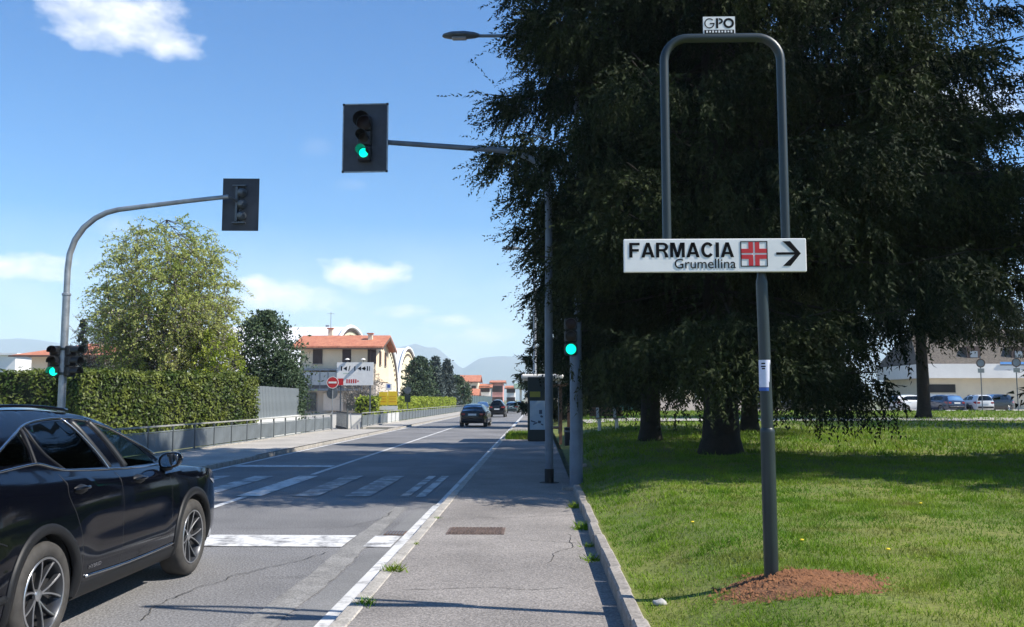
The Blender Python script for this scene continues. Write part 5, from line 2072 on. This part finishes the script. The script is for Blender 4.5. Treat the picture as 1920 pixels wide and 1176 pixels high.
simple_house(-20.3, -15.3, 232, 9, 6.4, 7.9, 'cream2', 'cream house with low terracotta roof beyond the conifers')
simple_house(-18.4, -13.0, 192, 6, 2.7, 3.9, 'cream', 'single storey annex with orange tiled roof beside the railing', storeys=1)
simple_house(-15.4, -12.4, 236, 9, 4.9, 5.7, 'bwhite', 'white house far up the road behind the annex')
simple_house(-12.0, -9.2, 240, 9, 6.2, 6.7, 'pink', 'pinkish red house at the far end of the road')
simple_house(-28, -21, 250, 9, 5.5, 6.8, 'bwhite', 'pale house behind the conifers far up the road')
simple_house(-8.8, -6.6, 262, 9, 5.0, 5.6, 'bwhite', 'narrow white house closing the end of the road')
t = empty('screen_fence', (-9.95, 137, .1), 0, 'dark teal screen fence at the far end of the railing', 'fence')
s0 = MB().box((0, 0, 1.15), (.05, 3.8, 2.2)).build('panel', M['tealdark'], t)
p0 = MB().box((0, -2, 1.2), (.12, .12, 2.4)).build('post', M['fencedark'], t)
for i in range(1, 16):
    for o_ in (s0, p0):
        q = o_.copy()
        C.objects.link(q)
        q.parent = t
        q.location = (0, i * 4, 0)
t = empty('forecourt_canopy', (0, 0, 0), 0, 'pale green flat canopy at the end of the road', 'canopy')
MB().box((0.5, 205, 4.75), (11.5, 9, 1.1), bev=.1).build('canopy_roof', M['canopy'], t)
for xx in (-3.8, 4.6):
    MB().box((xx, 205, 2.1), (.5, .5, 4.25)).build('column', M['bwhite'], t)
MB().box((1.5, 212, 1.6), (9, 3, 3.2)).build('kiosk', M['bwhite'], t)

# right-hand building behind the lawn
zr = .68
h = empty('apartment_building', (0, 0, 0), 0, 'white building with dark roof and dormers behind the parked cars', 'building')
MB().box((56, 108, zr + 1.75), (26, 12, 3.5)).build('ground_wall', M['cream2'], h)
MB().box((55.5, 107.2, zr + 4.2), (27, 13.2, 1.55)).build('balcony_band', M['bwhite'], h)
rf = MB()
V = [(42, 101.5, zr + 5.0), (70, 101.5, zr + 5.0), (70, 114, zr + 5.0), (42, 114, zr + 5.0), (43.5, 107, zr + 9.2), (69, 107, zr + 9.2)]
rf.add(V, [(0, 1, 5, 4), (1, 2, 5), (2, 3, 4, 5), (3, 0, 4)])
rf.build('roof', M['barklight'], h)
for xx in (48.6, 53.5, 58.4):
    dm = MB().box((xx, 103.6, zr + 6.2), (1.5, 2.4, 1.6)).build('dormer', M['brown'], h)
    MB().box((xx, 102.38, zr + 6.1), (.8, .04, .7)).build('pane', M['skyglass'], dm)
MB().box((44.2, 101.96, zr + 1.5), (4.2, .1, .35)).build('white_rail', M['white'], h)
MB().box((44.2, 101.97, zr + .8), (4.2, .08, 1.0)).build('shutter', M['slate'], h)
MB().box((44.2, 101.97, zr + 2.3), (4.0, .08, .9)).build('dark_opening', M['blackmat'], h)
MB().box((52.2, 100.5, zr + 5.05), (3.4, .08, .22)).build('blue_sign', mat('bright blue sign', (.12, .35, .75), .5), h)
MB().box((52.2, 100.55, zr + 4.85), (3.4, .08, .12)).build('dark_trim', M['slate'], h)
simple_house(8, 22, 128, 9, 6.0, 8.0, 'cream2', 'cream house behind the boundary wall on the right')
simple_house(24, 40, 132, 9, 5.6, 7.8, 'bwhite', 'white house behind the boundary wall left of the white building')
# round signs on posts at the parking edge
for (xx, yy, lab) in ((35.6, 74.0, 'round sign with lower plate on a thin post left of the dark parked car'), (37.9, 73.0, 'round sign with white plate on a thin post right behind the dark parked car')):
    t = empty('parking_sign', (xx, yy, zr), 0, lab, 'sign')
    MB().tube([(0, 0, -.05), (0, 0, 4.6)], .04, n=6).build('post', M['galvdark'], t)
    MB().lathe([(0, 0), (.36, 0), (.36, .03), (0, .03)], (0, -.06, 4.0), 'Y', 20).build('disc', M['slate'], t)
    MB().lathe([(.28, -.004), (.36, -.004), (.36, 0)], (0, -.06, 4.0), 'Y', 20).build('ring', M['brown'], t)
    MB().box((0, -.06, 3.4), (.5, .03, .35)).build('plate', M['fence'], t)
make_car('hatchback_car', spec_small(M['carblack'], 1.5, .87, 2.5, 'box'), (38.4, 76.8, zr + .005), R(118), 'dark hatchback parked between the two round signs', 'car')
make_car('city_car', spec_small(M['carwhite'], 1.46, .82, 2.2, 'box'), (36.05, 75.2, zr + .005), R(0), 'small white car parked tail first beside the dark hatchback', 'car')
make_car('hatchback_car', spec_small(M['carnavy']), (33.8, 75.6, zr + .005), R(10), 'navy car parked left of the small white car', 'car')
make_car('hatchback_car', spec_small(M['carwhite']), (30.6, 77.8, zr + .005), R(-80), 'white car half hidden behind the hanging spruce branches', 'car')
make_car('hatchback_car', spec_small(M['cargrey']), (19.5, 78.5, zr + .005), R(-90), 'grey car seen past the big spruce trunk', 'car')
# low wall and green container behind the lawn
w = MB()
w.box((13, 92, .68 + .55), (26, .4, 1.1))
w = tag(w.build('boundary_wall', M['beige']), 'long pale boundary wall seen under the spruce branches', 'wall')
t = empty('container', (8.6, 86, .68), 0, 'teal green container standing before the pale wall', 'container')
MB().box((0, 0, 1.35), (3.2, 2, 2.5), bev=.1).build('container_body', M['teal'], t)
MB().box((0, -1.02, 1.3), (.12, .05, 2.3)).build('door_bar', M['galvdark'], t)

# bench in the shade
bz = float(lawn_z(2.6, 34.5))
t = empty('park_bench', (2.62, 34.5, bz - .02), R(8), 'park bench with pale legs and red brown boards in the tree shade', 'bench')
for xx in (-.33, .33):
    MB().prism([(-.22, 0), (-.10, 0), (-.06, .40), (.18, .40), (.26, .85), (.20, .87), (.06, .46), (.02, .46), (.14, 0), (.26, 0), (.20, .42), (-.22, .46)][:6] + [(.12, .46), (-.22, .46)], xx - .05, xx + .05, 'X').build('leg', M['bwhite'], t)
s0 = MB().box((0, 0, 0), (1.3, .10, .035)).build('slat', M['wood'], t)
for i, (yy, zz, rx) in enumerate(((-.18, .48, 0), (-.06, .48, 0), (.06, .48, 0), (.17, .60, 1.3), (.20, .72, 1.3), (.23, .84, 1.3))):
    q = s0 if i == 0 else s0.copy()
    if i:
        C.objects.link(q)
        q.parent = t
    q.location = (0, yy, zz)
    q.rotation_euler = (rx, 0, 0)

# bus stop: advertising case, shelter, bin
t = empty('advert_panel', (.02, 36.6, .1), 0, 'dark framed street advertising case with pale poster by the shelter', 'advertising panel')
MB().box((0, 0, 1.3), (.84, .22, 2.55), bev=.02).build('case', M['darkgreen'], t)
ps = MB().box((.02, -.115, 1.05), (.70, .012, 1.15)).build('poster', M['poster'], t)
b = MB()
for (xx, zz, w_, h_, r_) in ((-.2, .80, .20, .05, .3), (-.12, .72, .18, .05, -.4), (.05, .78, .12, .1, .2), (.16, .68, .10, .05, .5), (.1, 1.18, .12, .16, 0), (.14, 1.0, .10, .08, .4)):
    b.box((xx, -.1225, zz), (w_, .003, h_), ry=r_)
b.build('picture', mat('poster ink', (.05, .07, .11), .5), ps)
MB().box((-.12, -.116, 1.88), (.42, .012, .22)).build('yellow_notice', mat('dull yellow notice', (.30, .26, .03), .5), t)
MB().box((0, 0, .02), (.7, .3, .1)).build('base', M['blackmat'], t)
t = empty('bus_shelter', (.2, 38.2, .1), 0, 'flat white roofed bus shelter behind the advertising case', 'bus shelter')
MB().box((.0, 1.0, 2.62), (1.75, 3.4, .2), bev=.06).build('roof', M['bwhite'], t)
for (xx, yy) in ((-.5, -.4), (.75, -.4), (-.5, 2.4), (.75, 2.4)):
    MB().tube([(xx, yy, 0), (xx, yy, 2.58)], .04, n=8).build('post', M['galvdark'], t)
MB().box((.75, 1.0, 1.35), (.02, 2.7, 2.0)).build('side_glass', M['skyglass'], t)
MB().box((.55, 1.0, .48), (.35, 2.2, .05)).build('seat', M['wood'], t)
# timber notice stand
t = empty('notice_stand', (.95, 31.5, .12), 0, 'brown timber notice stand with small roof near the bin', 'notice stand')
for xx in (-.16, .12):
    MB().box((xx, 0, 1.05), (.11, .11, 2.15)).build('post', M['wood'], t)
MB().box((0, 0, 2.16), (.9, .5, .09), ry=R(-6)).build('roof', M['wood'], t)
MB().box((.34, .03, 1.45), (.34, .04, .75)).build('board', M['walk2'], t)
t = empty('litter_bin', (1.12, 30.4, .12), 0, 'black cylindrical litter bin beside the timber notice stand', 'bin')
MB().lathe([(.0, 0.02), (.19, .02), (.23, .1), (.24, .7), (.25, .72), (.22, .74), (.22, .4)], n=18).build('drum', M['black'], t, True, 40)
MB().lathe([(.24, .58), (.252, .58), (.252, .64), (.24, .64)], n=18).build('rim', M['galvdark'], t)
MB().tube([(0, .26, 0), (0, .26, 1.0)], .03, n=6).build('post', M['galvdark'], t)
# green verge strip between kerb and shelter
n = 3000
rg = np.random.default_rng(77)
x, y = rg.uniform(-1.35, -.35, n), rg.uniform(38, 44, n)
D = np.stack([rg.normal(0, .4, n), rg.normal(0, .4, n), np.ones(n)], 1)
D /= np.linalg.norm(D, axis=1, keepdims=True)
V, F = tri_spikes(np.stack([x, y, np.full(n, .115)], 1), D, rg.uniform(.1, .3, n), np.full(n, .03), 1)
tag(np_mesh('verge_grass', V, F, M['grass']), 'patch of verge grass at the kerb before the shelter', 'grass', kind='stuff')

# ------------------------------------------------------------------ trees
def lowA(a):
    # hem of the crown: higher over the footpath, lowest towards the open lawn
    c, s = math.cos(a), math.sin(a)
    d = math.cos(a - R(-80))
    return 2.6 + 2.4 * max(0, math.cos(a - R(-4))) ** 2 - 1.65 * max(0, d) ** 6 + .2 * math.sin(3 * a) - .35 * max(0, -c) + 1.5 * max(0, math.cos(a - R(-138))) ** 6


def profA(f):
    return float(np.interp(f, [0, .12, .25, .45, .6, .8, 1], [.80, .95, 1.0, .93, .78, .42, .04]))


G_ = 'conifers on the lawn'
def profB(f):
    return float(np.interp(f, [0, .08, .3, .6, .85, 1], [.85, 1.0, .9, .6, .25, .03]))
LZ = lambda x, y: float(lawn_z(x, y))
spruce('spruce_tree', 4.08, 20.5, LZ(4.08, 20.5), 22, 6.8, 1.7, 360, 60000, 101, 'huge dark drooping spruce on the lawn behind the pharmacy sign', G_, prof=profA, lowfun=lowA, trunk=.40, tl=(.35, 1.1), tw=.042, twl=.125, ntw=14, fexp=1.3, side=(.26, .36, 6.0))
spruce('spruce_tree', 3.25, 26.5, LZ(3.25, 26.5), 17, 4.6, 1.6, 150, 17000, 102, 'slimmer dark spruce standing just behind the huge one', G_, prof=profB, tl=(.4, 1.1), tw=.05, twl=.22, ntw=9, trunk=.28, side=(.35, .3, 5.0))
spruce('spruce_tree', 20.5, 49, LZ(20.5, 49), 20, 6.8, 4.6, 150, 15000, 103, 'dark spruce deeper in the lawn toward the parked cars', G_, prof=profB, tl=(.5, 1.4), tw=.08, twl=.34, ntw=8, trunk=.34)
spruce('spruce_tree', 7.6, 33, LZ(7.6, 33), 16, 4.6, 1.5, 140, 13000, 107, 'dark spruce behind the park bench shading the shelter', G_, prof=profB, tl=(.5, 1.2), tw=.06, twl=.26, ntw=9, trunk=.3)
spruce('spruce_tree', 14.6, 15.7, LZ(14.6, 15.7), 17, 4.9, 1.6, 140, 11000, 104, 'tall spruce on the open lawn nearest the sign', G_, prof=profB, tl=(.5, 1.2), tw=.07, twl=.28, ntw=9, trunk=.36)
spruce('spruce_tree', 1.7, 57, .15, 13.5, 3.0, .8, 100, 8000, 105, 'dark conifer rising behind the bus shelter', None, m='spruce2', prof=profB, tw=.08, twl=.34, ntw=9, trunk=.25)
spruce('spruce_tree', 5.5, 68, .5, 14, 3.6, 1.0, 90, 7000, 106, 'far dark conifer beyond the bus shelter and bench', None, m='spruce2', prof=profB, tw=.09, twl=.38, ntw=8, trunk=.25)
# weeping tree at the right edge
def leafy(name, x, y, z0, H, Rr, seed, label, m, nl, leaf, barkm, trunk, hang=.0, group=None, extra=None, strands=900, zl=.16, npri=13, nsec=110, fork=.12):
    """broadleaf tree: leaning stems to points through an egg-shaped crown, side branches, twigs, small leaves"""
    rg = np.random.default_rng(seed)
    t = empty(name, (x, y, z0), 0, label, 'tree', group)
    zc_, rz_ = H * (1 + zl) / 2, H * (1 - zl) / 2
    tb = MB()

    def target(lo=.0):
        while True:
            v = rg.uniform(-1, 1, 3)
            q = np.linalg.norm(v)
            if lo < q < 1:
                return np.array([v[0] * Rr, v[1] * Rr, zc_ + v[2] * rz_])

    def bow(a, b, sag, n=6):
        c = (a + b) / 2 + np.array([0, 0, sag]) + rg.normal(0, np.linalg.norm(b - a) * .05, 3)
        return [(1 - u) ** 2 * a + 2 * u * (1 - u) * c + u * u * b for u in np.linspace(0, 1, n)]
    zt = np.linspace(-.1, H * .62, 8)
    tk = [np.array([.05 * H * .1 * math.sin(q), .04 * H * .1 * math.cos(q * .8), q]) for q in zt]
    tb.tube([tuple(p) for p in tk], [trunk * (1.25 if i == 0 else 1 - .10 * i) for i in range(8)], n=8, cap=False)
    pri = []
    for i in range(npri):
        e = target(.66)
        f = rg.uniform(fork, .75) * min(1, (e[2] / (H * .8)))
        k = min(6, max(1, int(f * 8)))
        c = bow(tk[k], e, .12 * H * rg.uniform(.2, 1))
        tb.tube([tuple(p) for p in c], [trunk * .5 * (1 - .15 * j) for j in range(6)], n=6, cap=False)
        pri.append(c)
    sec = []
    for i in range(nsec):
        c = pri[rg.integers(0, npri)]
        a_ = c[rg.integers(1, 6)]
        e = a_ + rg.normal(0, 1, 3) * np.array([.30 * Rr, .30 * Rr, .14 * H])
        v = np.array([e[0] / Rr, e[1] / Rr, (e[2] - zc_) / rz_])
        q = np.linalg.norm(v)
        if q > 1:
            v /= q
            e = np.array([v[0] * Rr, v[1] * Rr, zc_ + v[2] * rz_])
        s_ = bow(a_, e, .1)
        tb.tube([tuple(p) for p in s_], [trunk * .2 * (1 - .16 * j) for j in range(6)], n=4, cap=False)
        sec.append(s_)
    allp = np.array([p for c in sec for p in c[1:]] + [p for c in pri for p in c[2:]])
    st = []
    for k in range(strands):
        if k % 3 == 0:
            st.append(allp[rg.integers(0, len(allp))])
            continue
        e = target(.25)
        j = np.argmin(((allp - e) ** 2).sum(1))
        st.append(e)
        if k % 3 == 1:
            tb.tube([tuple(allp[j]), tuple((allp[j] + e) / 2 + rg.normal(0, .06, 3)), tuple(e)], [.016, .012, .009], n=3, cap=False)
    st = np.array(st)
    out = st * np.array([1, 1, 0])
    out /= np.linalg.norm(out, axis=1, keepdims=True) + 1e-6
    dv = out * .45 + rg.normal(0, .55, (strands, 3)) + np.array([0, 0, .3])
    dv /= np.linalg.norm(dv, axis=1, keepdims=True)
    Ls = rg.uniform(.5, 1.4, strands) * (H / 10)
    for i in range(strands):
        pts = []
        for uu in (0, .5, 1):
            p = st[i] + dv[i] * Ls[i] * uu
            p[2] -= hang * Ls[i] * uu * uu
            pts.append(tuple(p))
        tb.tube(pts, [.013, .009, .005], n=3, cap=False)
    tb.build('trunk', M[barkm], t, True)
    u = rg.uniform(0, 1, nl) ** .8
    kk = rg.integers(0, strands, nl)
    P = st[kk] + dv[kk] * (Ls[kk] * u)[:, None]
    P[:, 2] -= hang * (Ls[kk] * u ** 2)
    P += rg.normal(0, .05, P.shape)
    V, F = leaf_quads(P, rg.uniform(.6, 1.4, nl) * leaf, rg.uniform(.6, 1.3, nl) * leaf * .6, seed)
    np_mesh('crown', V, F, M[m], t)
    if extra:
        n2, m2 = extra
        sel = rg.integers(0, strands, n2)
        sel = sel[st[sel, 2] < H * .6]
        P = st[sel] + dv[sel] * (Ls[sel] * rg.uniform(0, 1, len(sel)))[:, None] + rg.normal(0, .1, (len(sel), 3))
        V, F = leaf_quads(P, rg.uniform(.6, 1.3, len(sel)) * leaf * .8, rg.uniform(.6, 1.3, len(sel)) * leaf * .5, seed + 1)
        np_mesh('buds', V, F, M[m2], t)
    return t


leafy('birch_tree', -18.1, 43.5, .0, 10.6, 3.15, 201, 'airy birch in fresh yellow green leaf behind the hedge', 'birch', 60000, .125, 'barklight', .15, hang=.5, extra=(12000, 'blossom'), strands=3000, npri=24, nsec=260)
leafy('young_tree', -14.9, 42.0, .0, 5.0, 1.2, 202, 'small lime green tree at the right foot of the birch', 'lime', 6000, .13, 'barklight', .07, hang=.5, strands=420, nsec=50)
leafy('blossom_tree', -22.4, 46, .0, 6.2, 1.9, 205, 'bare pinkish budding tree at the left foot of the birch', 'blossom', 5000, .10, 'barklight', .08, hang=.1, strands=900, nsec=70)
leafy('weeping_tree', 25.6, 38, LZ(25.6, 38), 13, 4.8, 203, 'grey green weeping tree at the lawn edge before the white building', 'weep', 30000, .17, 'bark', .2, hang=1.4, strands=1900, zl=.42)
leafy('bare_tree', -17.2, 88, 0, 5, 2.2, 204, 'leafless brownish shrub tree before the arched hall', 'blossom', 1500, .16, 'barklight', .08, hang=.1, strands=500, nsec=50)
leafy('park_tree', 30, 118, .6, 11, 5.5, 206, 'round leafy tree behind the pale boundary wall', 'weep', 9000, .5, 'bark', .25, strands=700)
leafy('park_tree', 14, 120, .6, 10, 6.0, 207, 'broad leafy tree behind the teal container', 'weep', 9000, .5, 'bark', .25, strands=700)
cone_tree('cypress_tree', -23.7, 46.5, 0, 5.9, .42, 6000, 301, 'slim dark cypress behind the signal mast', 'pine', shape='column', leaf=(.16, .09))
cone_tree('pine_tree', -15.3, 50.5, 0, 6.6, 2.15, 16000, 302, 'bushy dark green pine between the birch and the house', 'pine', shape='round', leaf=(.24, .10), low=.08)
cone_tree('pine_tree', -13.9, 49, 0, 4.2, 1.3, 6000, 303, 'lower dark pine right before the metal screen', 'pine', shape='round', leaf=(.24, .10), low=.05)
cone_tree('conifer_tree', -15.4, 118, 0, 7.2, 2.0, 8000, 304, 'broad dark conifer behind the bright hedge, left of the blue fir', 'pine', shape='round', leaf=(.45, .22))
cone_tree('fir_tree', -13.6, 121, 0, 7.3, 1.7, 6000, 305, 'pointed blue grey fir between two dark conifers', 'bluefir', leaf=(.45, .2))
cone_tree('fir_tree', -12.4, 124, 0, 7.2, 1.6, 6000, 306, 'second pointed blue grey fir nearer the road', 'bluefir', leaf=(.45, .2))
cone_tree('conifer_tree', -11.9, 131, 0, 5.1, 2.1, 6000, 307, 'low dark conifer at the end of the bright hedge', 'pine', shape='round', leaf=(.45, .22))

# ------------------------------------------------------------------ mountains and the air between
def ridge(x):
    pts = [(-9000, 300), (-5200, 300), (-4600, 380), (-4000, 425), (-3700, 440), (-3300, 380), (-2700, 300), (-2200, 250), (-1700, 230), (-1250, 280), (-1000, 370), (-860, 395), (-780, 368), (-720, 372), (-640, 300), (-560, 235), (-515, 215), (-470, 255), (-400, 296), (-260, 308), (-90, 302), (150, 310), (700, 340), (1500, 380), (3000, 420), (9000, 350)]
    P = np.array(pts, float)
    return np.interp(x, P[:, 0], P[:, 1])


xs = np.linspace(-8800, 8800, 420)
rg = np.random.default_rng(9)
rows = []
for j, f in enumerate(np.linspace(0, 1, 14)):
    y = 5200 + 1300 * f
    jag = sum(rg.normal() * np.sin(xs * w + rg.uniform(0, 6)) * a for w, a in ((.004, 9), (.009, 7), (.02, 4), (.05, 2)))
    z = ridge(xs) * (np.sin(f * math.pi / 2) ** 1.1) + jag * f * .25
    rows.append(np.stack([xs, np.full_like(xs, y) + rg.normal(0, 20, len(xs)), z - (40 if j == 0 else 0)], 1))
V = np.concatenate(rows)
nx = len(xs)
i = np.arange(nx - 1)[None, :] + nx * np.arange(13)[:, None]
F = np.stack([i, i + 1, i + nx + 1, i + nx], -1).reshape(-1, 4)
tag(np_mesh('mountains', V, F, M['mountain'], smooth=True), kind='structure')

hz = bpy.data.materials.new('thin haze')
hz.use_nodes = True
N = hz.node_tree.nodes
N.remove(N['Principled BSDF'])
pv = N.new('ShaderNodeVolumePrincipled')
pv.inputs['Color'].default_value = (.74, .88, 1.0, 1)
pv.inputs['Density'].default_value = 0.00021
hz.node_tree.links.new(pv.outputs[0], N['Material Output'].inputs['Volume'])
hb = MB().box((0, 3000, 223), (18100, 12100, 450)).build('haze', hz)
tag(hb, 'pale haze of the valley air before the mountains', 'haze', kind='stuff')
